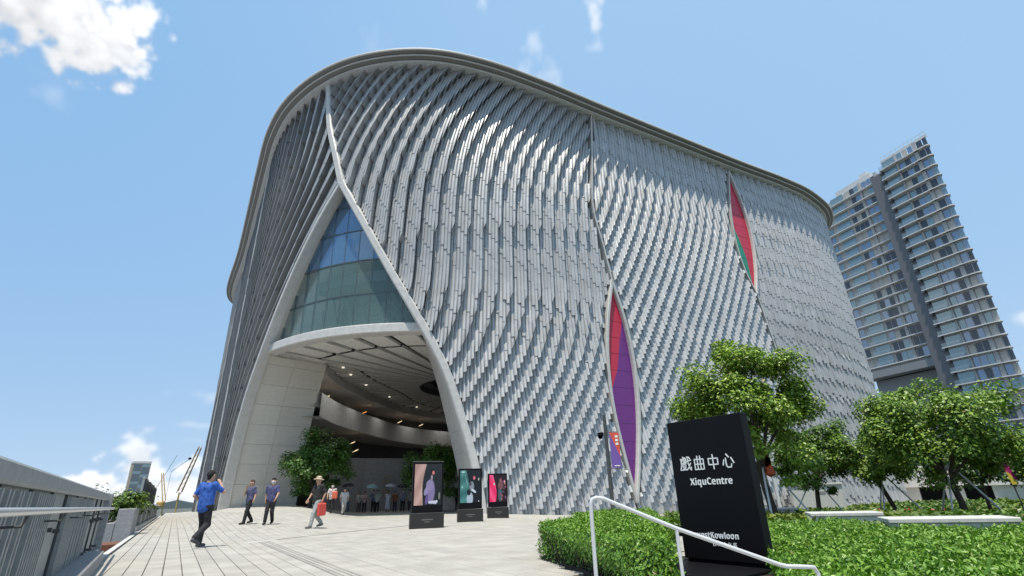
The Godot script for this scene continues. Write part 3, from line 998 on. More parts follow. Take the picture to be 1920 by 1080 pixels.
func atrium() -> void:
	var r0 := ring(0.0)
	var r4 := ring(4.0)
	var r1 := ring(0.35)
	var b := MB.new()
	band(b, r0, 7.15, r0, 9.0)
	band(b, r0, 9.0, r1, 9.0)
	band(b, r1, 9.0, r1, 8.0)
	obj("balcony_front", b, M.grey_int, house)
	b = MB.new()
	band(b, r1, 8.0, r4, 8.0)
	band(b, r4, 7.15, r0, 7.15)
	obj("balcony_slab", b, M.grey_int, house)
	b = MB.new()
	band(b, r0, 10.55, r0, 11.3)
	band(b, r4, 10.55, r0, 10.55)
	obj("ceiling_ring", b, M.ceil, house)
	b = MB.new()
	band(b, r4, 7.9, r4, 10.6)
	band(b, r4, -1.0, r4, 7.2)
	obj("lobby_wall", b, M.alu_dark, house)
	# the ceiling: long boards that fan out from a round dark hole
	var hub := Vector2(-4.2, -52.5)
	var edge := ring(-0.05, 240)
	var top := MB.new()
	var lid := [Vector2(-40, -30), Vector2(40, -30), Vector2(40, -90), Vector2(-40, -90)]
	var outline := []
	for p in edge: outline.append(p)
	for k in 30:                          # close the outline along the facade, just inside the lintel
		var s := lerpf(30.0, cv(ARCH_L, 11.4) + 0.6, (k + 1) / 30.0)
		var q := fp(s, 0, -0.7 if s < 6.0 else -1.2)
		outline.append(Vector2(q.x, q.z))
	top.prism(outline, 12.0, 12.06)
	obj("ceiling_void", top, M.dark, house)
	var spokes := 56
	for i in spokes:
		for ringno in 2:
			var m := MB.new()
			var a0 := TAU * (i + 0.13) / spokes
			var a1 := TAU * (i + 0.87) / spokes
			var pts := []
			for k in 4:
				var a := lerpf(a0, a1, k / 3.0)
				var d := Vector2(cos(a), sin(a))
				var far := 0.0
				for z in outline.size():
					var hit = Geometry2D.segment_intersects_segment(hub, hub + d * 80.0, outline[z], outline[(z + 1) % outline.size()])
					if hit != null: far = maxf(far, hub.distance_to(hit))
				var near := 5.6
				var mid := maxf(near + 0.2, far - 3.0)
				pts.append([hub + d * (near if ringno == 0 else mid + 0.16), hub + d * (mid - 0.16 if ringno == 0 else far)])
			for k in 3:
				var lowa := 11.34 if ringno == 0 else 11.28
				var q := [Vector3(pts[k][0].x, lowa, pts[k][0].y), Vector3(pts[k][1].x, 11.28, pts[k][1].y), Vector3(pts[k + 1][1].x, 11.28, pts[k + 1][1].y), Vector3(pts[k + 1][0].x, lowa, pts[k + 1][0].y)]
				m.quad(q[0], q[3], q[2], q[1])
				if k == 0: m.quad(q[0], q[1], q[1] + Vector3(0, 0.2, 0), q[0] + Vector3(0, 0.2, 0))
				if k == 2: m.quad(q[3], q[2], q[2] + Vector3(0, 0.2, 0), q[3] + Vector3(0, 0.2, 0))
			obj("ceiling_board", m, M.ceil, house)
	# the hole: a drum going up with thin vertical fins
	b = MB.new()
	b.lathe(Transform3D(Basis(), Vector3(hub.x, 0, hub.y)), [Vector2(5.5, 11.3), Vector2(5.5, 11.9), Vector2(4.6, 11.9)], 48)
	for i in 16:
		b.bx(Vector3(hub.x - 5.0 + i * 0.66, 11.9, hub.y), Vector3(0.12, 0.3, 2.0 * sqrt(maxf(0.1, 29.0 - pow(-5.0 + i * 0.66, 2.0)))))
	obj("ceiling_hole", b, M.alu_dark, house)
	# the low curved wall at the back of the entrance
	b = MB.new()
	var dw := [Vector2(-17.5, -46.5), Vector2(-14, -49.6), Vector2(-10, -51.6), Vector2(-5, -53.4), Vector2(1, -54.4), Vector2(7, -54.2)]
	for i in dw.size() - 1:
		var p: Vector2 = dw[i]; var q: Vector2 = dw[i + 1]
		b.quad(Vector3(p.x, -1, p.y), Vector3(p.x, 4.55, p.y), Vector3(q.x, 4.55, q.y), Vector3(q.x, -1, q.y))
		b.quad(Vector3(p.x, 4.55, p.y), Vector3(p.x, 4.55, p.y - 2.5), Vector3(q.x, 4.55, q.y - 2.5), Vector3(q.x, 4.55, q.y))
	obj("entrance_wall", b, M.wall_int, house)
	b = MB.new()
	var ew := Transform3D(Basis(Vector3.UP, 0.36), Vector3(-11.9, 0, -50.5))
	for z in [[-0.35, 2.95, 0.5, 0.07], [-0.35, 2.6, 0.5, 0.07], [-0.35, 2.25, 0.5, 0.07], [-0.35, 1.75, 0.6, 0.07], [-0.35, 1.4, 0.5, 0.07]]:
		b.box(ew * Transform3D(Basis(), Vector3(z[0], z[1], 0.1)), Vector3(z[2], z[3], 0.05))
	for z in [[-0.6, 2.6, 0.07, 0.75], [-0.1, 2.6, 0.07, 0.75], [-0.35, 1.6, 0.07, 0.7], [-0.6, 1.55, 0.07, 0.4], [-0.1, 1.55, 0.07, 0.4]]:
		b.box(ew * Transform3D(Basis(), Vector3(z[0], z[1], 0.14)), Vector3(z[2], z[3], 0.05))
	obj("wall_emblem", b, mat(0.30, 0.255, 0.16, 0.5, 0.3), house)
	# entrance portal on the right
	b = MB.new()
	b.bx(Vector3(-5.6, 1.25, -46.6), Vector3(4.2, 2.5, 0.3))
	b.bx(Vector3(-5.6, 2.62, -46.3), Vector3(4.4, 0.22, 1.2))
	obj("entrance_portal", b, M.grey_int, house)
	# floors behind the glass
	b = MB.new()
	for z in [[15.9, 16.7], [12.0, 12.1]]:
		for i in 24:
			var a := lerpf(-9.5, 7.0, i / 24.0); var c := lerpf(-9.5, 7.0, (i + 1) / 24.0)
			b.quad(fp(a, z[0], -1.9), fp(a, z[1], -1.9), fp(c, z[1], -1.9), fp(c, z[0], -1.9))
			b.quad(fp(a, z[0], -8.5), fp(a, z[0], -1.9), fp(c, z[0], -1.9), fp(c, z[0], -8.5))
			b.quad(fp(a, z[1], -1.9), fp(a, z[1], -8.5), fp(c, z[1], -8.5), fp(c, z[1], -1.9))
	obj("upper_floor", b, M.mullion, house)
	b = MB.new()
	for i in 24:
		var a := lerpf(-9.5, 7.0, i / 24.0); var c := lerpf(-9.5, 7.0, (i + 1) / 24.0)
		b.quad(fp(a, 11.9, -6.0), fp(a, 16.0, -6.0), fp(c, 16.0, -6.0), fp(c, 11.9, -6.0))
	obj("upper_lobby_wall", b, M.lobby, house)
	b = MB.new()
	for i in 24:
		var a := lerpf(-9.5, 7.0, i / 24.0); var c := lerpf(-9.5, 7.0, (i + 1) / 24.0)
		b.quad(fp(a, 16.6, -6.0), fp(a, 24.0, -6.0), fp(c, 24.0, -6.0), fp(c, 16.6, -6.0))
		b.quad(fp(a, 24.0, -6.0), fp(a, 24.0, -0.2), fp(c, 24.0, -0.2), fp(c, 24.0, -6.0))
	obj("upper_lobby_back", b, M.dark, house)  # near black stands for unlit space, so the sky tint reads
	for i in 7:
		b = MB.new()
		var s := -6.0 + i * 1.7
		b.bar(fp(s - 0.9, 15.6, -3.2), fp(s + 1.1, 12.2, -2.6), 0.11, 6)
		obj("slanted_brace", b, M.mullion, house)
	# round downlights, a few real, most added to brighten the dark atrium
	var spotm := mat(1, 1, 0.95)
	spotm.emission_enabled = true
	spotm.emission = Color(1.0, 0.95, 0.85)
	spotm.emission_energy_multiplier = 0.8
	var circle := ring(-1.2, 24)
	for i in 9:
		var c: Vector2 = circle[2 + i * 2]
		b = MB.new()
		b.lathe(Transform3D(Basis(), Vector3(c.x, 11.2, c.y)), [Vector2(0.0, 0.0), Vector2(0.11, 0.0), Vector2(0.12, 0.09)], 10)
		obj("fill_downlight", b, spotm, house)
		var sl := SpotLight3D.new()
		sl.name = numbered("fill_beam", self)
		sl.light_energy = 5.0
		sl.light_color = Color(1, 0.99, 0.98)
		sl.spot_angle = 68.0
		sl.spot_angle_attenuation = 1.0
		sl.spot_range = 40.0
		sl.light_size = 0.12
		sl.shadow_enabled = true
		add_child(sl, true)
		sl.position = Vector3(c.x, 11.16, c.y)
		sl.rotation = Vector3(-PI / 2, 0, 0)
	# lit lamps on the balcony and in the lobby
	var warm := mat(1, 0.8, 0.5)
	warm.emission_enabled = true
	warm.emission = Color(1.0, 0.62, 0.25)
	warm.emission_energy_multiplier = 0.75
	var cool := mat(1, 0.95, 0.85)
	cool.emission_enabled = true
	cool.emission = Color(1.0, 0.9, 0.72)
	cool.emission_energy_multiplier = 0.75
	for z in [[-16.6, 9.75, -42.5, 0], [-17.2, 9.75, -46.5, 0], [-16.6, 9.8, -56.5, 1], [-14.4, 9.8, -64.5, 0], [-12.4, 9.8, -68.0, 0], [-16.2, 6.2, -52.0, 0], [-16.0, 5.5, -52.6, 0]]:
		b = MB.new()
		b.box(Transform3D(Basis(Vector3.UP, 0.3) * Basis(Vector3.BACK, 0.45), Vector3(z[0], z[1], z[2])), Vector3(0.6, 0.07, 0.07))
		obj("strip_lamp", b, warm if z[3] == 1 else cool, house)
		var l := OmniLight3D.new()
		l.name = numbered("lamp_light", self)
		l.light_energy = 0.05
		l.light_color = Color(1, 0.85, 0.65)
		l.light_size = 0.1
		l.omni_range = 30.0
		l.omni_attenuation = 2.0
		l.shadow_enabled = true
		add_child(l, true)
		l.position = Vector3(z[0] + 0.2, z[1] - 0.15, z[2] + 0.15)

# ---------------------------------------------------------------- towers, cranes
func towers() -> void:
	var t := thing("apartment_tower", "tall twin wing apartment tower with white balcony slabs behind the theatre", "building", Vector3(108.7, -1.0, -126.6), -1.234)
	var b := MB.new()
	b.prism([Vector2(0.3, -1.5), Vector2(12.6, -1.5), Vector2(4.0, -12.5), Vector2(0.3, -12.5)], 0.0, 88.0)
	obj("wall", b, M.tower_wall, t)
	b = MB.new()
	b.prism([Vector2(-25.6, -5.2), Vector2(-3.9, -5.2), Vector2(-9.0, -16.0), Vector2(-25.6, -16.0)], 32.0, 89.5)
	obj("wall", b, M.tower_wall, t)
	b = MB.new()
	b.bx(Vector3(-2.2, 44.0, -6.0), Vector3(4.4, 87.0, 8.0))
	for k in 27: b.bx(Vector3(-0.7, 5.0 + k * 3.15, -1.6), Vector3(0.9, 0.5, 0.7))
	obj("recess_wall", b, M.tower_dark, t)
	b = MB.new()
	b.bx(Vector3(-14.7, 31.6, -9.8), Vector3(22.0, 2.0, 12.2))
	b.bx(Vector3(-14.7, 27.5, -12.0), Vector3(20.0, 5.6, 9.0))
	b.bx(Vector3(-14.7, 13.0, -9.8), Vector3(22.0, 22.0, 12.2))
	obj("transfer_floor", b, mat(0.24, 0.25, 0.26, 0.6), t)
	var rng := RandomNumberGenerator.new()
	rng.seed = 77
	var wm := [M.win, M.win_black, M.win_teal, M.win_black, M.win, M.win_curtain]
	# right wing
	for f in 25:
		var y := 11.5 + f * 3.15
		var sl := MB.new()
		var p := [Vector2(-0.3, 0.1), Vector2(-0.3, -1.0 + 2.2), Vector2(4.2, 1.25), Vector2(11.6, 0.75), Vector2(12.6, 0.55), Vector2(13.1, 0.1), Vector2(13.2, -0.4), Vector2(12.4, -1.6), Vector2(-0.3, -1.6)]
		var pr := []
		for q in p: pr.append(Vector2(q.x, minf(q.y - 1.35, q.y)))
		sl.prism(pr, y - 0.13, y + 0.15)
		obj("balcony_slab", sl, M.tower_slab, t)
		var rail := MB.new()
		rail.quad(Vector3(-0.2, y + 0.17, -0.2), Vector3(-0.2, y + 1.15, -0.2), Vector3(4.1, y + 1.15, -0.14), Vector3(4.1, y + 0.17, -0.14))
		obj("balcony_rail", rail, M.tower_rail, t)
		var bay := MB.new()
		bay.bx(Vector3(2.1, y + 1.55, -1.48), Vector3(3.6, 2.5, 0.06))
		obj("balcony_door", bay, M.win_teal, t)
		for x in [[5.3, 1.5], [6.9, 1.5], [8.4, 1.3], [11.0, 1.5], [12.45, 1.1]]:
			var w := MB.new()
			var hgt := 2.35
			w.bx(Vector3(x[0], y + 1.5, -1.47), Vector3(x[1] - 0.12, hgt, 0.07))
			obj("window", w, wm[rng.randi() % 6], t)
		if f % 1 == 0:
			var c := MB.new()
			c.bx(Vector3(4.35, y + 1.55, -1.3), Vector3(0.35, 2.8, 0.4))
			obj("column", c, M.tower_wall, t)
			c = MB.new()
			c.bx(Vector3(9.75, y + 1.55, -1.3), Vector3(0.9, 2.8, 0.4))
			obj("column", c, M.tower_wall, t)
	# left wing
	for f in 18:
		var y := 33.6 + f * 3.15
		var sl := MB.new()
		sl.bx(Vector3(-14.7, y, -5.2), Vector3(22.1, 0.28, 2.2))
		obj("balcony_slab", sl, M.tower_slab, t)
		for x in [-24.4, -22.8, -14.4, -12.8, -11.3, -8.6, -7.0, -5.4]:
			var w := MB.new()
			w.bx(Vector3(x, y + 1.5, -5.17), Vector3(1.36, 2.3, 0.07))
			obj("window", w, wm[rng.randi() % 6], t)
		var bay := MB.new()
		bay.bx(Vector3(-18.2, y + 1.55, -5.18), Vector3(4.4, 2.5, 0.06))
		obj("balcony_door", bay, M.win_teal, t)
		var rail := MB.new()
		rail.quad(Vector3(-20.6, y + 0.17, -4.15), Vector3(-20.6, y + 1.15, -4.15), Vector3(-15.6, y + 1.15, -4.15), Vector3(-15.6, y + 0.17, -4.15))
		obj("balcony_rail", rail, M.tower_rail, t)
		var c := MB.new()
		c.bx(Vector3(-10.0, y + 1.55, -5.0), Vector3(0.8, 2.8, 0.4))
		obj("column", c, M.tower_wall, t)
		c = MB.new()
		c.bx(Vector3(-4.15, y + 1.55, -4.9), Vector3(0.7, 2.8, 1.4))
		obj("column", c, M.tower_wall, t)
	b = MB.new()
	b.bx(Vector3(6.5, 90.4, -2.0), Vector3(13.2, 0.9, 0.2))
	for k in 12: b.bx(Vector3(0.4 + k * 1.12, 91.3, -2.0), Vector3(0.08, 1.1, 0.08))
	b.bx(Vector3(6.5, 91.85, -2.0), Vector3(13.0, 0.08, 0.08))
	b.bx(Vector3(-12.5, 90.8, -9.0), Vector3(12.0, 2.4, 6.0))
	b.bx(Vector3(-9.0, 92.6, -8.0), Vector3(2.5, 1.6, 2.5))
	obj("roof_parapet", b, M.tower_slab, t)
	# far tower across the water
	var s := thing("glass_office_tower", "small distant blue glass tower with beige side rising beyond the planter shrubs", "building", Vector3(-231, -6, -328), 0.75)
	b = MB.new()
	b.bx(Vector3(0, 16.0, 0), Vector3(9.0, 31.5, 9.0))
	obj("wall", b, M.far_beige, s)
	b = MB.new()
	b.bx(Vector3(0, 32.2, 0), Vector3(9.3, 1.2, 9.3))
	obj("roof", b, M.tower_slab, s)
	for k in 15:
		for j in 2:
			var w := MB.new()
			w.bx(Vector3(-2.1 + j * 4.2, 3.0 + k * 1.95, 4.53), Vector3(3.9, 1.6, 0.12))
			obj("window", w, M.far_blue if (k + j) % 3 else M.win_teal, s)
		var w2 := MB.new()
		w2.bx(Vector3(4.53, 3.0 + k * 1.95, 0.5), Vector3(0.12, 1.5, 6.0))
		obj("window", w2, M.far_blue, s)
	# cranes
	crane("yellow lattice boom of a site crane leaning up beside the theatre", "lattice_crane", Vector3(-71.5, -5, -115), [[0, 8.6, 0], [5.0, 17.3, 4.0]], 0.8, M.crane, false)
	crane("short stubby yellow crane head behind the tall fence screens", "tower_crane", Vector3(-75.5, -5, -114), [[1.8, 7.0, 0], [0.2, 12.5, 0]], 0.55, M.crane, true)
	crane("thin distant grey crane boom rising behind the blue tower", "distant_crane", Vector3(-171, -5, -254), [[0, 10, 0], [8.5, 28.5, 0]], 0.28, M.planter, false)
	crane("thin dark jib with a weight at its tip between two cranes", "jib_crane", Vector3(-98, -5, -152), [[0, 15.0, 0], [4.6, 18.4, 0]], 0.18, M.tower_dark, false)
	# low far shore
	b = MB.new()
	var pts := []
	for k in 40: pts.append(Vector3(-1500 + k * 40.0, 6.0 + 9.0 * absf(sin(k * 0.7)) + 5.0 * sin(k * 1.9), -1750 + k * 4.0))
	for k in 39: b.quad(Vector3(pts[k].x, -8, pts[k].z), pts[k], pts[k + 1], Vector3(pts[k + 1].x, -8, pts[k + 1].z))
	for k in 39: b.quad(pts[k], Vector3(pts[k].x - 60, -8, pts[k].z - 300), Vector3(pts[k + 1].x - 60, -8, pts[k + 1].z - 300), pts[k + 1])
	struct("hills", b, mat(0.10, 0.14, 0.15, 0.9))
func crane(label: String, called: String, at: Vector3, boom: Array, w: float, m: Material, cab: bool) -> void:
	var t := thing(called, label, "crane", at)
	var a := Vector3(boom[0][0], boom[0][1], boom[0][2])
	var e := Vector3(boom[1][0], boom[1][1], boom[1][2])
	var b := MB.new()
	var d := (e - a).normalized()
	var x := d.cross(Vector3(0.4, 0, 0.9)).normalized() * w
	var y := d.cross(x).normalized() * w
	var n := int((e - a).length() / (w * 1.6))
	for c in [x + y, x - y, -x - y, -x + y]: b.bar(a + c * 0.5, e + c * 0.3, w * 0.11, 5)
	for k in n:
		var p := a.lerp(e, float(k) / n); var q := a.lerp(e, float(k + 1) / n)
		var f := lerpf(0.5, 0.3, float(k) / n)
		b.bar(p + (x + y) * f, q + (x - y) * f, w * 0.06, 4)
		b.bar(p + (-x + y) * f, q + (x + y) * f, w * 0.06, 4)
	obj("boom", b, m, t)
	b = MB.new()
	b.bar(Vector3(a.x, 0, a.z), a, w * 0.2, 6)
	if cab: b.cbox(Transform3D(Basis(), a + Vector3(-0.6, -0.6, 0)), Vector3(1.3, 1.1, 1.2), 0.2)
	obj("mast", b, m, t)
	if called == "jib_crane":
		b = MB.new()
		b.ball(e, Vector3(0.45, 0.35, 0.35))
		obj("tip_weight", b, m, t)

# ---------------------------------------------------------------- left side of the walkway
func pbox(u: float, v: float, y: float) -> Transform3D:
	return Transform3D(Basis(Vector3.UP, path_turn), uv(u, v, y))
func fuv(u: float, v: float, y: float) -> Vector3:      # the parapet closes in on the walkway towards the camera
	return uv(u + 0.33 - 0.035 * (v - 4.5), v, y)
func fbox(u: float, v: float, y: float) -> Transform3D:
	return Transform3D(Basis(Vector3.UP, path_turn + 0.035), fuv(u, v, y))
func left_side() -> void:
	var t := thing("metal_parapet", "grey green metal parapet of plain and slatted panels along the walkway", "parapet", Vector3.ZERO)
	var kinds := [2, 1, 2, 1, 0, 1, 2, 2, 0, 0, 0]
	for i in kinds.size():
		var v0 := 2.2 + i * 1.146
		var vm := v0 + 0.573
		var b := MB.new()
		b.cbox(fbox(-1.31, vm, 0.545), Vector3(0.05, 1.09, 1.12), 0.008)
		obj("panel", b, M.screen_grey, t)
		if kinds[i] > 0:
			for k in 9:
				var sl := MB.new()
				var vv := v0 + 0.10 + k * 0.118
				if kinds[i] == 2 and k % 3 == 2: continue
				sl.box(fbox(-1.26, vv, 0.55), Vector3(0.07, 1.02, 0.045))
				obj("slat", sl, M.screen_grey, t)
		else:
			for z in [[0.25, 0.25], [0.9, 0.22], [0.25, 0.75], [0.9, 0.72]]:
				var st := MB.new()
				st.box(fbox(-1.255, v0 + z[0], z[1]), Vector3(0.06, 0.04, 0.035))
				obj("stud", st, M.screen_dark, t)
		b = MB.new()
		b.box(fbox(-1.29, v0, 0.545), Vector3(0.06, 1.09, 0.02))
		obj("seam_post", b, M.screen_dark, t)
	var b := MB.new()
	b.cbox(fbox(-1.30, 8.5, 1.155), Vector3(0.16, 0.14, 12.6), 0.02)
	obj("top_cap", b, M.screen_grey, t)
	b = MB.new()
	b.cbox(fbox(-1.26, 14.86, 0.61), Vector3(0.22, 1.24, 0.09), 0.015)
	obj("end_post", b, M.planter, t)
	b = MB.new()
	b.box(fbox(-1.27, 4.6, 0.42), Vector3(0.04, 0.62, 0.5))
	obj("service_opening", b, M.screen_dark, t)
	b = MB.new()
	b.bar(fuv(-1.19, 2.0, 0.13), fuv(-1.19, 14.5, 0.13), 0.03, 8)
	for k in 6: b.box(fbox(-1.23, 4.0 + k * 2.0, 0.12), Vector3(0.1, 0.05, 0.05))
	obj("base_pipe", b, M.steel, t)
	t = thing("handrail", "round steel handrail fixed to the inner face of the parapet", "handrail")
	b = MB.new()
	b.bar(fuv(-1.09, 1.5, 0.925), fuv(-1.09, 14.7, 0.925), 0.024, 10)
	obj("rail", b, M.steel, t)
	for k in 7:
		b = MB.new()
		b.tube([fuv(-1.27, 2.6 + k * 1.9, 0.84), fuv(-1.11, 2.6 + k * 1.9, 0.84), fuv(-1.09, 2.6 + k * 1.9, 0.91)], [0.009], 6)
		obj("bracket", b, M.screen_dark, t)
	b = MB.new()
	b.cbox(fbox(-1.14, 8.3, 0.115), Vector3(0.30, 0.23, 8.6), 0.02)
	var k0 := obj("concrete_kerb", b, M.planter)
	tag(k0, "long low grey concrete kerb block at the foot of the parapet", "kerb")
	# steps
	t = thing("terracotta_steps", "brown red steps beside the walkway leading up to the grey planters", "steps")
	for k in 3:
		b = MB.new()
		b.cbox(pbox(-4.0, 17.4 + k * 1.5 + 0.75, -0.45 + k * 0.2 - 0.3), Vector3(5.6, 0.6, 1.49), 0.012)
		obj("step", b, M.terracotta, t)
	# planters
	t = thing("low_planter", "low grey concrete planter at the top of the brown steps", "planter")
	b = MB.new()
	b.cbox(pbox(-4.1, 25.6, -0.05), Vector3(4.8, 1.0, 2.6), 0.02)
	obj("box", b, M.planter, t)
	b = MB.new()
	b.box(pbox(-4.1, 25.6, 0.46), Vector3(4.4, 0.03, 2.3))
	obj("soil", b, M.soil, t)
	t = thing("tall_planter", "taller pale grey planter block beside the walkway railing", "planter")
	b = MB.new()
	b.cbox(pbox(-1.44, 25.6, 0.25), Vector3(0.5, 1.3, 2.6), 0.02)
	obj("box", b, M.planter, t)
	b = MB.new()
	b.box(pbox(-1.44, 25.6, 0.892), Vector3(0.4, 0.03, 2.4))
	obj("soil", b, M.soil, t)
	var rng := RandomNumberGenerator.new()
	rng.seed = 31
	for q in [[-3.6, 25.2, 0.45, 0.95, "yellow green shrub at the left end of the low planter"], [-2.9, 25.8, 0.45, 1.0, "leafy green shrub in the middle of the low planter"], [-2.05, 25.4, 0.45, 0.85, "dark leaved shrub with pale stems next to the tall planter"], [-1.44, 25.7, 0.88, 0.6, "bright green shrub topping the tall planter"], [-2.9, 28.5, 0.3, 1.4, "broad green shrub standing behind the low planter"], [-1.9, 29.5, 0.3, 1.35, "green shrub standing behind the tall planter"]]:
		shrub(uv(q[0], q[1], q[2]), q[3], q[4], rng)
	# railing beyond the planters
	t = thing("walkway_railing", "dark glass railing with a steel top rail continuing along the walkway", "railing")
	for i in 22:
		var v0 := 27.6 + i * 1.5
		b = MB.new()
		b.box(pbox(-1.32, v0 + 0.75, 0.5), Vector3(0.03, 0.95, 1.5))
		obj("panel", b, M.screen_dark if i % 3 else M.screen_grey, t)
		b = MB.new()
		b.box(pbox(-1.32, v0, 0.55), Vector3(0.06, 1.12, 0.06))
		obj("post", b, M.screen_grey, t)
	b = MB.new()
	var rp := []
	for k in 34: rp.append(uv(-1.24, 27.6 + k, 1.06))
	b.tube(rp, [0.03], 8)
	obj("top_rail", b, M.steel, t)
	b = MB.new()
	for k in 33: b.box(pbox(-1.28, 28.1 + k, 0.1), Vector3(0.2, 0.2, 0.98))
	obj("base_kerb", b, M.screen_grey, t)
	t = thing("slatted_wind_screen", "tall weathered grey screens standing behind the glass railing", "screen")
	for i in 9:
		var v0 := 37.0 + i * 2.4
		b = MB.new()
		b.cbox(pbox(-1.75, v0 + 1.15, 1.25), Vector3(0.12, 2.5 + 0.12 * sin(i * 2.3), 2.2), 0.02)
		obj("panel", b, M.screen_grey, t)
		for k in 5:
			b = MB.new()
			b.box(pbox(-1.66, v0 + 0.2 + k * 0.45, 1.25), Vector3(0.08, 2.3, 0.08))
			obj("slat", b, M.screen_dark, t)

# ---------------------------------------------------------------- leaves
func leaf_mesh(w: float) -> ArrayMesh:
	var b := MB.new()
	var p := [Vector3(0, 0, 0), Vector3(-0.36 * w, 0.06, 0.45), Vector3(0, -0.03, 1.0), Vector3(0.36 * w, 0.06, 0.45)]
	b.tri(p[0], p[1], p[2]); b.tri(p[0], p[2], p[3])
	return b.mesh()
func leaf_xf(at: Vector3, up: Vector3, size: float, rng: RandomNumberGenerator, spread := 0.8) -> Transform3D:
	var n := (up + Vector3(rng.randfn() * spread, rng.randfn() * spread, rng.randfn() * spread) * 0.45).normalized()
	var d := n.cross(Vector3(rng.randfn(), rng.randfn(), rng.randfn())).normalized()
	var x := n.cross(d).normalized()
	var s := size * rng.randf_range(0.5, 1.4)
	return Transform3D(Basis(x * s, n * s, d * s), at)
func green(rng: RandomNumberGenerator, dark: Color, light: Color) -> Color:
	var c := dark.lerp(light, pow(rng.randf(), 1.4))
	if rng.randf() < 0.025: c = c.lerp(Color(0.22, 0.17, 0.05), 0.7)
	return c
func shrub(at: Vector3, r: float, label: String, rng: RandomNumberGenerator) -> void:
	var t := thing("shrub", label, "shrub", at, 0.0, "shrubs in the planters")
	var b := MB.new()
	for k in 5:
		var a := TAU * k / 5.0 + rng.randf()
		b.tube([Vector3.ZERO, Vector3(cos(a) * r * 0.3, r * 0.5, sin(a) * r * 0.3), Vector3(cos(a) * r * 0.6, r * 0.85, sin(a) * r * 0.6)], [0.02, 0.014, 0.006], 5)
	obj("stem", b, M.bark, t)
	var xf := []
	var cl := []
	for k in 1500:
		var q := Vector3(rng.randfn(), rng.randfn(), rng.randfn()).normalized()
		var rad := pow(rng.randf(), 0.45) * r * (0.75 + 0.35 * sin(q.x * 5.0 + at.x) * cos(q.z * 4.0))
		var p := q * rad
		p.y = p.y * 0.6 + r * 0.55
		if p.y < 0.03: continue
		xf.append(leaf_xf(p, Vector3.UP * 0.7 + q, 0.13, rng))
		cl.append(green(rng, Color(0.035, 0.085, 0.014), Color(0.17, 0.24, 0.03)))
	scatter("foliage", leaf_mesh(1.0), M.leaf, xf, cl, t)

# ---------------------------------------------------------------- right side: hedge, lawn, benches
func hedge_leaves(pl: Array, dens: float, top: float, size: float, sides: bool, rng: RandomNumberGenerator, dark: Color, light: Color, xf: Array, cl: Array) -> void:
	var p := poly(pl)
	var lo := Vector2(1e9, 1e9)
	var hi := -lo
	for q in p:
		lo = lo.min(q); hi = hi.max(q)
	var n := int((hi.x - lo.x) * (hi.y - lo.y) * dens)
	for k in n:
		var q := Vector2(rng.randf_range(lo.x, hi.x), rng.randf_range(lo.y, hi.y))
		if not Geometry2D.is_point_in_polygon(q, p): continue
		var wob := 0.05 * sin(q.x * 3.1 + 1.0) * sin(q.y * 2.7) + 0.03 * sin(q.x * 9.0) * sin(q.y * 8.0)
		var dep := pow(rng.randf(), 2.0)
		var y := top + wob - dep * 0.20 + rng.randf_range(0.0, 0.04)
		xf.append(leaf_xf(Vector3(q.x, gy(q.x, q.y) + y, q.y), Vector3(0, 0.75, 0), size, rng, 1.7))
		var c := green(rng, dark, light)
		c = c.lerp(dark, clampf(0.45 * sin(q.x * 5.3 + 2.0) * sin(q.y * 4.7) + 0.25 * sin(q.x * 17.0) * sin(q.y * 15.0), 0.0, 0.6))
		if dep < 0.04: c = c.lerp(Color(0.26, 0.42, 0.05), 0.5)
		cl.append(c)
	if sides:
		for i in p.size():
			var a := p[i]; var e := p[(i + 1) % p.size()]
			var m := int(a.distance_to(e) * top * dens * 1.5)
			var nn := Vector2(e.y - a.y, -(e.x - a.x)).normalized()
			if Geometry2D.is_point_in_polygon((a + e) * 0.5 + nn * 0.05, p): nn = -nn
			for k in m:
				var q := a.lerp(e, rng.randf()) + nn * rng.randf_range(-0.16, 0.06)
				var y := rng.randf_range(0.03, 1.0) * top
				q += nn * (0.06 * sin(y * 9.0 + q.x * 5.0) - 0.12 * ss(0.25, 0.0, y))
				xf.append(leaf_xf(Vector3(q.x, gy(q.x, q.y) + y, q.y), Vector3(nn.x, 0.5, nn.y), size, rng))
				cl.append(green(rng, dark, light))
func shrink(pl: Array, by: float) -> Array:
	var r := Geometry2D.offset_polygon(poly(pl), -by)
	var o := []
	for q in r[0]: o.append(q)
	return o
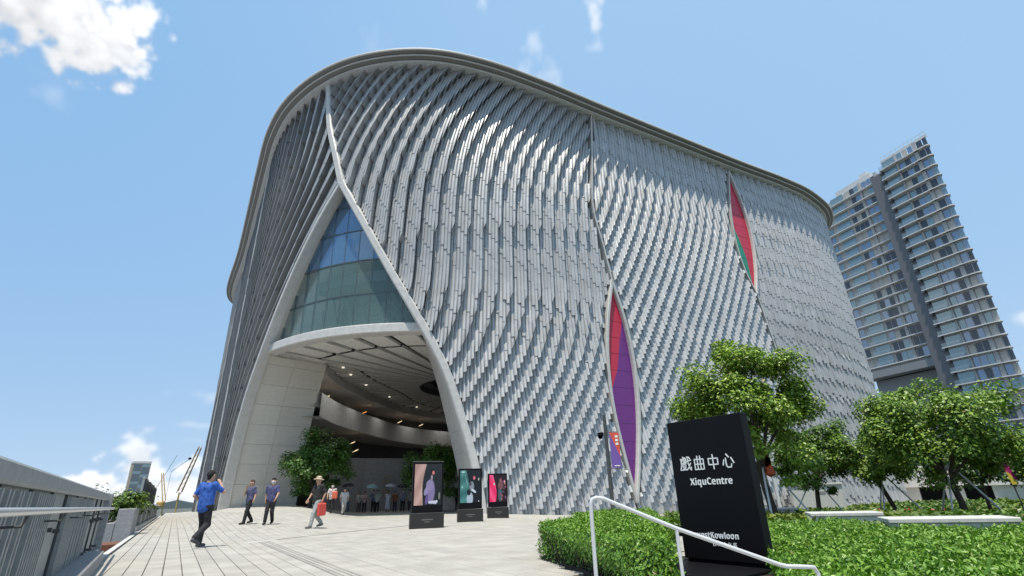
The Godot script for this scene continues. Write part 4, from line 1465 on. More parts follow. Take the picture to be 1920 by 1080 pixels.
func right_side() -> void:
	var rng := RandomNumberGenerator.new()
	rng.seed = 8
	var dk := Color(0.07, 0.17, 0.018)
	var lt := Color(0.19, 0.36, 0.034)
	# soil under everything planted
	var b := MB.new()
	b.prism(shrink(HEDGE, 0.03), -0.1, 0.035)
	struct("hedge_bed_soil", b, M.soil)
	b = MB.new()
	b.prism(poly(COVER), -0.1, 0.03)
	b.prism(poly(SIGN_BED), -0.1, 0.026)
	struct("planting_bed_soil", b, M.soil)
	b = MB.new()
	var lp := poly(LAWN)
	for i in 58:
		for j in 50:
			var x := 3.0 + i * 1.0; var z := -9.0 - j * 1.0
			var cor := [Vector2(x, z), Vector2(x, z - 1), Vector2(x + 1, z - 1), Vector2(x + 1, z)]
			var any := 0
			for q in cor: if Geometry2D.is_point_in_polygon(q, lp): any += 1
			if any < 2: continue
			b.quad(on(x, z, 0.03), on(x, z - 1, 0.03), on(x + 1, z - 1, 0.03), on(x + 1, z, 0.03))
	struct("lawn", b, M.grass)
	# near hedge
	var t := thing("clipped_hedge", "clipped bright green leafy hedge in front of the black sign", "hedge")
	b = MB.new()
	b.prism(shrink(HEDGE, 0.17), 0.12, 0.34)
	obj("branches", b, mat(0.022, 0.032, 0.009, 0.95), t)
	b = MB.new()
	var hp := poly(HEDGE)
	for i in hp.size():
		var a := hp[i]; var e := hp[(i + 1) % hp.size()]
		for k in int(a.distance_to(e) / 0.11):
			var q := a.lerp(e, rng.randf())
			q = q.lerp(Vector2(1.6, -8.5), 0.05)
			b.tube([Vector3(q.x, 0.0, q.y), Vector3(q.x + rng.randf_range(-0.08, 0.08), 0.2, q.y + rng.randf_range(-0.08, 0.08)), Vector3(q.x + rng.randf_range(-0.14, 0.14), 0.42, q.y + rng.randf_range(-0.14, 0.14))], [0.008, 0.006, 0.003], 4)
	obj("stems", b, M.bark, t).set_meta("kind", "stuff")
	var xf := []
	var cl := []
	hedge_leaves(HEDGE, 3600.0, 0.47, 0.046, true, rng, dk, lt, xf, cl)
	scatter("foliage", leaf_mesh(0.72), M.leaf, xf, cl, t)
	# ground cover right of the sign
	xf = []; cl = []
	hedge_leaves(COVER, 1900.0, 0.25, 0.056, true, rng, dk, Color(0.17, 0.35, 0.03), xf, cl)
	tag(scatter("ground_cover", leaf_mesh(0.66), M.leaf, xf, cl), "low bright green leafy ground cover right of the black sign", "ground cover", "", "stuff")
	# the far lawn
	xf = []; cl = []
	for k in 90000:
		var d := lerpf(9.0, 66.0, pow(rng.randf(), 1.5))
		var a := deg_to_rad(rng.randf_range(9.0, 48.0))
		var q := Vector2(sin(a) * d, -cos(a) * d)
		if not Geometry2D.is_point_in_polygon(q, lp): continue
		var s := 0.09 + d * 0.0042
		var patch := sin(q.x * 0.45 + 1.0) * sin(q.y * 0.5) + 0.4 * sin(q.x * 1.7) * sin(q.y * 1.3)
		xf.append(leaf_xf(on(q.x, q.y, 0.10 + rng.randf() * 0.10), Vector3.UP, s, rng))
		var c := green(rng, Color(0.042, 0.095, 0.012), Color(0.15, 0.235, 0.028))
		if patch > 0.55: c = c.lerp(Color(0.20, 0.20, 0.03), 0.4)
		cl.append(c)
	tag(scatter("lawn_plants", leaf_mesh(0.9), M.leaf, xf, cl), "low green planting spread over the lawn up to the theatre", "ground cover", "", "stuff")
	xf = []; cl = []
	for k in 2600:
		var q := Vector2(rng.randf_range(17.5, 25.0), rng.randf_range(-31.0, -25.0))
		if absf(q.y + 23.0 + 0.25 * q.x) > 1.6: continue
		xf.append(leaf_xf(on(q.x, q.y, 0.15 + rng.randf() * 0.2), Vector3.UP, 0.17, rng))
		cl.append(Color(0.32, 0.035, 0.02) if rng.randf() < 0.55 else Color(0.07, 0.12, 0.02))
	tag(scatter("red_flower_bed", leaf_mesh(1.2), M.leaf, xf, cl), "red flowering strip of plants under the broad right tree", "flower bed", "", "stuff")
	# white benches
	for q in [[7.35, -9.75, 1.75, 0.75, -0.38, "large white concrete bench nearest the camera on the lawn"], [7.35, -12.75, 1.35, 0.8, -0.35, "shorter white concrete bench left of the large one"], [9.2, -20.4, 1.6, 0.7, -0.2, "small pale bench half hidden behind the tree trunk"]]:
		var k := thing("concrete_bench", q[5], "bench", on(q[0], q[1]), q[4])
		b = MB.new()
		b.cbox(Transform3D(Basis(), Vector3(0, 0.345, 0)), Vector3(q[2] + 0.06, 0.075, q[3] + 0.06), 0.012)
		obj("seat", b, M.white_conc, k)
		b = MB.new()
		b.cbox(Transform3D(Basis(), Vector3(0, 0.153, 0)), Vector3(q[2], 0.305, q[3]), 0.01)
		obj("base", b, M.white_conc, k)
	# stair handrail in the foreground
	var h := thing("stair_handrail", "white painted tube handrail sloping down in front of the hedge and sign", "handrail")
	b = MB.new()
	b.tube([Vector3(0.505, -0.3, -3.92), Vector3(0.507, 0.86, -3.9), Vector3(0.52, 0.892, -3.9), Vector3(0.55, 0.902, -3.9), Vector3(0.60, 0.895, -3.9), Vector3(0.66, 0.868, -3.9), Vector3(1.08, 0.692, -3.9), Vector3(1.74, 0.453, -3.9), Vector3(1.79, 0.44, -3.9), Vector3(1.92, 0.433, -3.9), Vector3(1.97, 0.43, -3.9), Vector3(1.99, 0.39, -3.9), Vector3(1.99, -0.5, -3.9)], [0.0135], 12)
	obj("rail", b, M.white_paint, h)
	b = MB.new()
	b.bar(Vector3(1.085, -0.5, -3.9), Vector3(1.085, 0.68, -3.9), 0.012, 10)
	obj("post", b, M.white_paint, h)
	# small concrete service block by the theatre
	var s := thing("service_block", "small white concrete service block with two vents against the theatre", "service block", on(24.1, -44.6), -0.5)
	b = MB.new()
	b.cbox(Transform3D(Basis(), Vector3(0, 0.8, 0)), Vector3(3.6, 2.2, 2.2), 0.03)
	obj("box", b, M.white_conc, s)
	b = MB.new()
	b.cbox(Transform3D(Basis(), Vector3(0, 1.96, 0)), Vector3(3.8, 0.14, 2.4), 0.02)
	obj("roof_slab", b, M.white_conc, s)
	for x in [0.35, 1.05]:
		b = MB.new()
		b.bx(Vector3(x, 1.35, 1.1), Vector3(0.5, 0.18, 0.06))
		obj("vent", b, M.groove, s)
	b = MB.new()
	b.bar(on(20.9, -44.6, -0.2), on(20.9, -44.6, 2.6), 0.14, 10)
	tag(obj("white_post", b, M.white_paint), "plain white round post left of the service block", "post")
	# low grey annex beyond the theatre's end
	var a := thing("low_annex", "low grey concrete annex with dark openings behind the right trees", "building", on(47.5, -58.5, -0.6), -0.75)
	b = MB.new()
	b.bx(Vector3(8, 3.1, -2), Vector3(30, 2.2, 4.0))
	obj("upper_wall", b, M.grey_int, a)
	b = MB.new()
	b.bx(Vector3(8, 1.0, -3.4), Vector3(29, 2.2, 1.0))
	obj("back_wall", b, M.dark, a)
	for k in 7:
		b = MB.new()
		b.bx(Vector3(-5.5 + k * 4.4, 1.0, -0.6), Vector3(1.6 if k % 2 else 2.6, 2.0, 0.5))
		obj("pier", b, M.white_conc if k % 2 else M.concrete, a)
	# lamp post with camera and banner
	var l := thing("lamp_post", "slim dark lamp post with a camera in front of the purple lens window", "lamp post", on(3.28, -19.4), 0.0)
	b = MB.new()
	b.tube([Vector3(0, 0, 0), Vector3(0, 0.5, 0), Vector3(0, 3.65, 0)], [0.085, 0.075, 0.06], 12)
	obj("pole", b, M.screen_dark, l)
	b = MB.new()
	b.cbox(Transform3D(Basis(Vector3.UP, 0.4), Vector3(-0.2, 2.95, 0.02)), Vector3(0.16, 0.14, 0.22), 0.02)
	b.bar(Vector3(0, 2.98, 0), Vector3(-0.15, 2.98, 0), 0.015)
	b.ball(Vector3(-0.22, 2.86, 0.05), Vector3(0.08, 0.08, 0.08))
	obj("security_camera", b, M.black, l)
	b = MB.new()
	b.bar(Vector3(0, 3.02, 0.06), Vector3(0.42, 3.02, 0.06), 0.014)
	b.bar(Vector3(0, 1.76, 0.06), Vector3(0.42, 1.76, 0.06), 0.014)
	obj("banner_arm", b, M.screen_dark, l)
	var fl := thing("hanging_banner", "small red and purple banner hanging from the dark lamp post", "banner", on(3.56, -19.33, 1.78), 0.0)
	b = MB.new()
	b.quad(Vector3(-0.17, 0.0, 0), Vector3(-0.17, 1.22, 0), Vector3(0.17, 0.35, 0.0), Vector3(0.17, 0.0, 0))
	b.quad(Vector3(-0.17, 0.0, -0.008), Vector3(0.17, 0.0, -0.008), Vector3(0.17, 0.35, -0.008), Vector3(-0.17, 1.22, -0.008))
	obj("purple_cloth", b, mat(0.17, 0.09, 0.36, 0.7), fl)
	b = MB.new()
	b.tri(Vector3(-0.17, 1.22, 0), Vector3(0.17, 1.22, 0), Vector3(0.17, 0.35, 0))
	b.tri(Vector3(-0.17, 1.22, -0.008), Vector3(0.17, 0.35, -0.008), Vector3(0.17, 1.22, -0.008))
	obj("red_cloth", b, mat(0.66, 0.09, 0.055, 0.7), fl)
	b = MB.new()
	for k in 3: b.bx(Vector3(0.08, 1.08 - k * 0.13, 0.006), Vector3(0.10, 0.08, 0.004))
	b.bx(Vector3(0.02, 0.07, 0.006), Vector3(0.2, 0.03, 0.004))
	obj("lettering", b, M.text, fl)
	var pf := thing("flag_banner", "small magenta and yellow banner on a thin pole by the right trees", "banner", on(19.6, -21.9), 0.0)
	b = MB.new()
	b.bar(Vector3(0.14, 0, 0), Vector3(0.0, 2.1, 0), 0.025)
	obj("pole", b, M.screen_dark, pf)
	b = MB.new()
	b.quad(Vector3(-0.02, 1.45, 0.04), Vector3(-0.16, 2.0, 0.04), Vector3(0.06, 2.1, 0.04), Vector3(0.26, 1.4, 0.04))
	obj("magenta_cloth", b, mat(0.55, 0.03, 0.25, 0.7), pf)
	b = MB.new()
	b.quad(Vector3(-0.02, 1.22, 0.05), Vector3(-0.1, 1.72, 0.05), Vector3(0.02, 1.66, 0.05), Vector3(0.24, 1.26, 0.05))
	obj("yellow_cloth", b, mat(0.62, 0.5, 0.06, 0.7), pf)

# ---------------------------------------------------------------- sign and poster stands
func text3(s: String, size: float, at: Transform3D, parent: Node, called: String, bold := true) -> MeshInstance3D:
	var tm := TextMesh.new()
	tm.text = s
	var f := SystemFont.new()
	f.font_names = PackedStringArray(["Droid Sans"])
	f.font_weight = 700 if bold else 400
	tm.font = f
	tm.font_size = 64
	tm.pixel_size = size / 64.0
	tm.depth = 0.006
	var o := put(called, tm, M.text, parent)
	o.transform = at
	return o
func strokes(list: Array, at: Vector3, size: float, th: float, b: MB) -> void:
	for st in list:
		for i in range(0, st.size() - 2, 2):
			var p := Vector3(st[i], st[i + 1], 0) * size + at
			var q := Vector3(st[i + 2], st[i + 3], 0) * size + at
			var d := q - p
			var ln := d.length() + th
			b.box(Transform3D(Basis(Vector3.BACK, atan2(d.y, d.x)), (p + q) * 0.5), Vector3(ln, th, 0.006))
func signs_and_stands() -> void:
	# face of the sign: left bottom, right bottom and height, standing behind the hedge
	var A := Vector2(2.20, -7.69)
	var B := Vector2(2.89, -6.74)
	var w := A.distance_to(B)
	var ang := atan2(-(B.y - A.y), B.x - A.x)
	var t := thing("black_sign", "black monolith sign with white lettering standing in the hedge", "sign", Vector3(A.x, 0, A.y), ang)
	var H := 1.75
	var y0 := 0.10
	var b := MB.new()
	b.cbox(Transform3D(Basis(), Vector3(w * 0.5, y0 + H * 0.5, -0.08)), Vector3(w, H, 0.16), 0.006)
	obj("panel", b, M.black, t)
	b = MB.new()
	b.cbox(Transform3D(Basis(), Vector3(w * 0.5, 0.0, -0.10)), Vector3(w - 0.06, 0.24, 0.15), 0.004)
	obj("plinth", b, M.black, t)
	b = MB.new()
	b.cbox(Transform3D(Basis(), Vector3(w * 0.5, 0.03, 0.42)), Vector3(w + 0.12, 0.06, 1.16), 0.006)
	obj("base_slab", b, M.black, t)
	var cs := w * 0.148
	b = MB.new()
	var gl := [
		[[.3, 1, .3, .86], [.3, .94, .5, .94], [.06, .85, .56, .85], [.1, .85, .1, .42, .0, .04], [.56, .85, .54, .76], [.2, .73, .52, .73], [.35, .83, .35, .63, .54, .63], [.17, .54, .55, .54], [.22, .44, .5, .44, .5, .27, .22, .27, .22, .44], [.27, .2, .31, .1], [.46, .2, .42, .1], [.12, .04, .58, .06], [.6, .66, 1.0, .74], [.7, 1.0, .74, .55, .86, .14, .97, .02, 1.0, .2], [.96, .5, .82, .25, .6, .04], [.83, .98, .93, .86]],
		[[.1, .76, .9, .76, .9, .02, .1, .02, .1, .76], [.1, .4, .9, .4], [.37, .98, .37, .02], [.63, .98, .63, .02]],
		[[.1, .74, .9, .74, .9, .3, .1, .3, .1, .74], [.5, 1.0, .5, .0]],
		[[.17, .55, .06, .22], [.33, .66, .33, .14, .42, .04, .72, .04, .76, .24], [.42, .95, .58, .76], [.78, .68, .95, .34]]]
	for k in 4: strokes(gl[k], Vector3(w * (0.125 + k * 0.186), y0 + H * 0.622, 0.002), cs, cs * 0.088, b)
	obj("chinese_lettering", b, M.text, t)
	text3("XiquCentre", 0.118, Transform3D(Basis(), Vector3(w * 0.50, y0 + H * 0.535, 0.003)), t, "english_lettering")
	text3("westKowloon", 0.098, Transform3D(Basis(), Vector3(w * 0.46, y0 + H * 0.165, 0.003)), t, "district_lettering")
	b = MB.new()
	var g2 := [
		[[.05, .92, .95, .92], [.12, .68, .88, .68, .88, .05, .12, .05, .12, .68], [.38, .92, .36, .55, .2, .35], [.62, .92, .62, .42, .8, .4]],
		[[.4, 1, .38, .5, .08, .04], [.1, .65, .7, .65, .68, .12, .95, .08, .96, .25]],
		[[.5, 1, .55, .86], [.05, .8, .95, .8], [.75, .8, .1, .04], [.25, .8, .92, .04]],
		[[.3, 1, .05, .55], [.2, .72, .2, 0], [.55, .95, .55, .1, .95, .06, .96, .22], [.92, .7, .5, .4]],
		[[.95, .95, .08, .95, .08, .03, .97, .03], [.38, .8, .72, .8, .72, .6, .38, .6, .38, .8], [.2, .46, .45, .46, .45, .2, .2, .2, .2, .46], [.6, .46, .88, .46, .88, .2, .6, .2, .6, .46]]]
	for k in 5: strokes(g2[k], Vector3(w * (0.40 + k * 0.062), y0 + H * 0.095, 0.002), 0.046, 0.005, b)
	obj("district_chinese_lettering", b, M.text, t)
	# poster stands
	stand(-3.15, -19.0, 0.30, 1.14, 2.12, 0, "nearest and tallest black poster stand showing a figure in lilac robes")
	stand(-2.02, -23.0, 0.22, 1.05, 2.06, 1, "middle black poster stand showing a figure in white before teal")
	stand(-1.0, -26.6, 0.20, 1.0, 2.0, 2, "farthest black poster stand with a bright pink poster")
func stand(x: float, z: float, turn: float, w: float, h: float, k: int, label: String) -> void:
	var t := thing("poster_stand", label, "poster stand", on(x, z), turn, "poster stands on the plaza")
	var b := MB.new()
	b.cbox(Transform3D(Basis(), Vector3(0, 0.24, 0)), Vector3(w, 0.48, 0.34), 0.008)
	obj("base", b, M.black_matt, t)
	b = MB.new()
	b.cbox(Transform3D(Basis(), Vector3(0, 0.49 + (h - 0.49) * 0.5, 0)), Vector3(w * 0.93, h - 0.49, 0.22), 0.012)
	obj("case", b, M.black, t)
	var q := QuadMesh.new()
	var ph := h - 0.49 - 0.30
	q.size = Vector2(w * 0.82, ph)
	var pm := StandardMaterial3D.new()
	pm.albedo_texture = poster(k)
	pm.roughness = 0.2
	var o := put("poster", q, pm, t)
	o.position = Vector3(0, h - 0.07 - ph * 0.5, 0.114)
	b = MB.new()
	for z2 in [[0.27, 0.34, 0.035], [0.20, 0.16, 0.03]]:
		var n := 9 if z2[1] > 0.2 else 4
		for i in n: b.bx(Vector3(-z2[1] * 0.5 * w + z2[1] * w * (i + 0.5) / n, z2[0], 0.172), Vector3(z2[1] * w / n * 0.6, z2[2], 0.004))
	obj("base_lettering", b, mat(0.2, 0.2, 0.2, 0.5), t)
	if k == 0:
		b = MB.new()
		b.cbox(Transform3D(Basis(), Vector3(0, h + 0.01, 0)), Vector3(w * 0.95, 0.03, 0.24), 0.006)
		obj("top_rail", b, M.screen_dark, t)
func blob(im: Image, cx: float, cy: float, rx: float, ry: float, c: Color, tilt := 0.0) -> void:
	var W := im.get_width(); var Hh := im.get_height()
	var R := maxf(rx, ry)
	for y in range(maxi(0, int((cy - R) * Hh)), mini(Hh, int((cy + R) * Hh) + 1)):
		for x in range(maxi(0, int((cx - R * 1.8) * W)), mini(W, int((cx + R * 1.8) * W) + 1)):
			var dx := float(x) / W - cx
			var dy := (float(y) / Hh - cy)
			var px := dx * cos(tilt) + dy * sin(tilt)
			var py := -dx * sin(tilt) + dy * cos(tilt)
			var q := sqrt(px * px / (rx * rx) + py * py / (ry * ry))
			if q < 1.0:
				var a := clampf((1.0 - q) * 6.0, 0.0, 1.0)
				im.set_pixel(x, y, im.get_pixel(x, y).lerp(c, a))
func poster(k: int) -> ImageTexture:
	var im := Image.create(128, 208, false, Image.FORMAT_RGB8)
	var rng := RandomNumberGenerator.new()
	rng.seed = 100 + k
	if k == 0:
		im.fill(Color(0.10, 0.12, 0.13))
		for y in 208:
			var e := 0.44 - 0.14 * sin(clampf(y / 208.0, 0, 0.6) * 2.6) + 0.10 * maxf(0.0, y / 208.0 - 0.65)
			for x in int(e * 128): im.set_pixel(x, y, Color(0.76, 0.62, 0.58).lerp(Color(0.66, 0.52, 0.48), 0.5 + 0.5 * sin(x * 0.11 + y * 0.05)))
		blob(im, 0.60, 0.66, 0.17, 0.32, Color(0.50, 0.45, 0.60))
		blob(im, 0.56, 0.52, 0.15, 0.14, Color(0.55, 0.50, 0.64))
		blob(im, 0.43, 0.66, 0.07, 0.13, Color(0.56, 0.52, 0.68), 0.5)
		blob(im, 0.46, 0.86, 0.06, 0.14, Color(0.40, 0.32, 0.54), 0.2)
		blob(im, 0.66, 0.20, 0.115, 0.085, Color(0.05, 0.05, 0.06))
		blob(im, 0.685, 0.215, 0.055, 0.055, Color(0.80, 0.46, 0.44))
		blob(im, 0.63, 0.33, 0.04, 0.07, Color(0.60, 0.55, 0.62))
		for i in 9: blob(im, 0.55 + 0.035 * i, 0.93 + 0.02 * sin(i * 3.0), 0.04, 0.035, Color(0.78, 0.78, 0.84))
		blob(im, 0.92, 0.78, 0.035, 0.10, Color(0.5, 0.5, 0.46))
	elif k == 1:
		im.fill(Color(0.05, 0.07, 0.10))
		for y in 208:
			for x in int((0.30 + 0.14 * sin(y / 208.0 * 2.8)) * 128): im.set_pixel(x, y, Color(0.20, 0.40, 0.40).lerp(Color(0.30, 0.52, 0.50), 0.5 + 0.5 * sin(y * 0.07 + x * 0.03)))
		blob(im, 0.30, 0.30, 0.012, 0.20, Color(0.62, 0.72, 0.72), -0.35)
		blob(im, 0.47, 0.88, 0.17, 0.22, Color(0.66, 0.72, 0.78), 0.2)
		blob(im, 0.56, 0.50, 0.13, 0.17, Color(0.52, 0.54, 0.58))
		blob(im, 0.50, 0.42, 0.06, 0.07, Color(0.30, 0.30, 0.34))
		blob(im, 0.66, 0.64, 0.14, 0.045, Color(0.78, 0.82, 0.86), 0.4)
		blob(im, 0.42, 0.68, 0.10, 0.10, Color(0.07, 0.08, 0.12))
		blob(im, 0.68, 0.22, 0.10, 0.09, Color(0.14, 0.10, 0.14))
		blob(im, 0.68, 0.24, 0.065, 0.065, Color(0.84, 0.42, 0.48))
		blob(im, 0.90, 0.28, 0.03, 0.05, Color(0.80, 0.80, 0.74))
		blob(im, 0.10, 0.52, 0.05, 0.04, Color(0.55, 0.72, 0.70))
		blob(im, 0.14, 0.05, 0.10, 0.02, Color(0.85, 0.9, 0.9))
		blob(im, 0.90, 0.95, 0.03, 0.02, Color(0.9, 0.9, 0.9))
	else:
		im.fill(Color(0.13, 0.05, 0.08))
		for y in 208:
			for x in int((0.32 + 0.10 * sin(y / 208.0 * 3.6 - 0.9)) * 128): im.set_pixel(x, y, Color(0.90, 0.14, 0.38).lerp(Color(0.96, 0.32, 0.52), 0.5 + 0.5 * sin(x * 0.09 - y * 0.04)))
		blob(im, 0.62, 0.72, 0.13, 0.30, Color(0.26, 0.36, 0.40))
		blob(im, 0.66, 0.40, 0.18, 0.16, Color(0.46, 0.30, 0.32))
		blob(im, 0.66, 0.22, 0.08, 0.08, Color(0.55, 0.36, 0.34))
		for i in 16: blob(im, rng.randf_range(0.5, 0.95), rng.randf_range(0.15, 0.95), 0.05, 0.04, Color(rng.randf_range(0.3, 0.75), rng.randf_range(0.15, 0.5), rng.randf_range(0.25, 0.5)))
		blob(im, 0.28, 0.34, 0.05, 0.05, Color(0.85, 0.75, 0.72))
		blob(im, 0.90, 0.26, 0.05, 0.07, Color(0.86, 0.60, 0.66))
	im.resize(48, 78, Image.INTERPOLATE_LANCZOS)
	im.resize(128, 208, Image.INTERPOLATE_CUBIC)
	return ImageTexture.create_from_image(im)

# ---------------------------------------------------------------- trees
func tree(called: String, at: Vector3, hgt: float, trunk_h: float, rad: float, flat: float, leaves: int, leaf: float, sd: int, label: String, dark: Color, light: Color, lean := Vector2.ZERO, stakes := 0) -> void:
	var t := thing(called, label, "tree", at)
	var rng := RandomNumberGenerator.new()
	rng.seed = sd
	var b := MB.new()
	var fork := Vector3(lean.x, trunk_h, lean.y)
	var tr := 0.045 + hgt * 0.014
	b.tube([Vector3(0, -0.2, 0), Vector3(lean.x * 0.15, trunk_h * 0.3, lean.y * 0.1), Vector3(lean.x * 0.55, trunk_h * 0.66, lean.y * 0.6), fork], [tr * 1.25, tr, tr * 0.92, tr * 0.85], 9)
	obj("trunk", b, M.bark, t)
	b = MB.new()
	var tips := []
	var limbs := 7
	for k in limbs:
		var a := TAU * k / limbs + rng.randf_range(-0.3, 0.3)
		var out := rng.randf_range(0.45, 0.75) * rad
		var up := rng.randf_range(0.25, 0.72) * (hgt - trunk_h)
		var p1 := fork + Vector3(cos(a) * out * 0.4, up * 0.5, sin(a) * out * 0.4)
		var p2 := fork + Vector3(cos(a) * out, up, sin(a) * out)
		b.tube([fork - Vector3(0, 0.15, 0), p1, p2], [tr * 0.6, tr * 0.42, tr * 0.22], 6)
		for j in 4:
			var a2 := a + rng.randf_range(-0.9, 0.9)
			var q := p2 + Vector3(cos(a2) * rad * rng.randf_range(0.15, 0.42), rng.randf_range(-0.12, 0.22) * (hgt - trunk_h), sin(a2) * rad * rng.randf_range(0.15, 0.42))
			b.tube([p1.lerp(p2, rng.randf_range(0.4, 1.0)), (p2 + q) * 0.5 + Vector3(0, 0.1, 0), q], [tr * 0.24, tr * 0.15, tr * 0.06], 5)
			tips.append(q)
	for j in 6: tips.append(fork + Vector3(rng.randfn() * rad * 0.2, (hgt - trunk_h) * rng.randf_range(0.55, 0.9), rng.randfn() * rad * 0.2))
	obj("limbs", b, M.bark, t)
	# clumps of leaves round the twig ends, kept inside the crown's outline
	var cen := Vector3(lean.x * 0.9, trunk_h + (hgt - trunk_h) * 0.42, lean.y * 0.9)
	var clumps := []
	for q in tips:
		clumps.append([q, rad * rng.randf_range(0.20, 0.34)])
	for k in 52:
		var d := Vector3(rng.randfn(), rng.randfn() * 0.8, rng.randfn()).normalized()
		var e := rng.randf_range(0.5, 1.0)
		clumps.append([cen + Vector3(d.x * rad * e, d.y * (hgt - trunk_h) * flat * e, d.z * rad * e), rad * rng.randf_range(0.14, 0.27)])
	var xf := []
	var cl := []
	for k in leaves:
		var c: Array = clumps[rng.randi() % clumps.size()]
		var d := Vector3(rng.randfn(), rng.randfn(), rng.randfn()).normalized()
		var p: Vector3 = c[0] + d * c[1] * pow(rng.randf(), 0.4) * Vector3(1.1, 0.85, 1.1)
		if p.y < trunk_h * 0.72: continue
		var up := (Vector3.UP * 0.8 + d * 0.5 + (p - cen).normalized() * 0.3).normalized()
		xf.append(leaf_xf(p, up, leaf, rng))
		var tone := green(rng, dark, light)
		cl.append(tone)
	scatter("crown", leaf_mesh(0.9), M.leaf, xf, cl, t)
	if stakes > 0:
		b = MB.new()
		for k in stakes:
			var a := TAU * k / stakes + 0.5
			b.bar(Vector3(cos(a) * 1.25, -0.1, sin(a) * 1.25), Vector3(lean.x * 0.4 + cos(a) * 0.12, 1.75, lean.y * 0.4 + sin(a) * 0.12), 0.035, 6)
		b.lathe(Transform3D(Basis(), Vector3(lean.x * 0.42, 1.6, lean.y * 0.4)), [Vector2(tr * 1.15, 0), Vector2(tr * 1.2, 0.12), Vector2(tr * 1.15, 0.24)], 10)
		obj("stake", b, M.white_paint, t)
func trees() -> void:
	var d1 := Color(0.10, 0.19, 0.022)
	var l1 := Color(0.150, 0.225, 0.030)
	tree("street_tree", on(8.4, -18.4), 6.2, 1.45, 2.15, 0.60, 46000, 0.115, 41, "tallest bright green tree rising directly behind the black sign", d1, Color(0.33, 0.45, 0.045), Vector2(-0.25, 0.1), 4)
	tree("street_tree", on(14.6, -27.2), 4.8, 1.4, 1.6, 0.58, 18000, 0.135, 42, "smaller darker tree just right of the tallest tree", Color(0.06, 0.13, 0.018), Color(0.15, 0.25, 0.026), Vector2(0.15, 0.0), 2)
	tree("street_tree", on(16.4, -20.6), 5.1, 1.45, 2.35, 0.55, 36000, 0.13, 43, "broad spreading green tree in the middle of the right lawn", Color(0.085, 0.17, 0.02), Color(0.25, 0.37, 0.038), Vector2(-0.3, 0.1), 3)
	tree("street_tree", on(17.0, -25.2), 3.9, 1.6, 1.8, 0.5, 18000, 0.135, 44, "low rounded tree at the left shoulder of the broad tree", Color(0.085, 0.17, 0.02), Color(0.24, 0.36, 0.038), Vector2(-0.5, 0.0), 3)
	tree("street_tree", on(21.4, -20.9), 3.7, 1.4, 2.2, 0.5, 20000, 0.135, 45, "green tree cut off by the right edge of the view", Color(0.085, 0.17, 0.02), Color(0.25, 0.37, 0.038), Vector2(0.0, 0.0), 0)
	tree("street_tree", on(26.5, -31.5), 4.2, 1.8, 2.5, 0.5, 7000, 0.22, 46, "background tree in front of the low annex at right", Color(0.030, 0.07, 0.012), Color(0.10, 0.17, 0.022), Vector2(0.0, 0.0), 0)
	tree("courtyard_tree", on(-14.55, -38.4), 5.6, 1.1, 2.3, 0.56, 24000, 0.16, 47, "round dark green tree at the left side of the arch", Color(0.045, 0.11, 0.018), Color(0.11, 0.21, 0.032), Vector2(0.25, 0.0), 0)
	tree("courtyard_tree", on(-6.3, -41.5), 4.9, 1.2, 2.2, 0.55, 18000, 0.16, 48, "dark green tree at the right side of the arch behind the posters", Color(0.045, 0.11, 0.018), Color(0.11, 0.21, 0.032), Vector2(0.0, 0.0), 0)
	var b := MB.new()
	b.ball(Vector3(0, 0.25, 0), Vector3(0.12, 0.2, 0.10))
	b.lathe(Transform3D(Basis(), Vector3(0.02, -0.22, 0)), [Vector2(0.03, 0), Vector2(0.16, 0.08), Vector2(0.12, 0.3), Vector2(0.05, 0.36)], 10)
	b.bar(Vector3(0, 0.4, 0), Vector3(-0.05, 0.6, 0.02), 0.012)
	var o := obj("orange_bundle", b, mat(0.62, 0.10, 0.035, 0.6))
	o.position = on(8.42, -18.2, 1.55)
	tag(o, "orange red cloth bundle tied to the tree right behind the sign", "bundle")

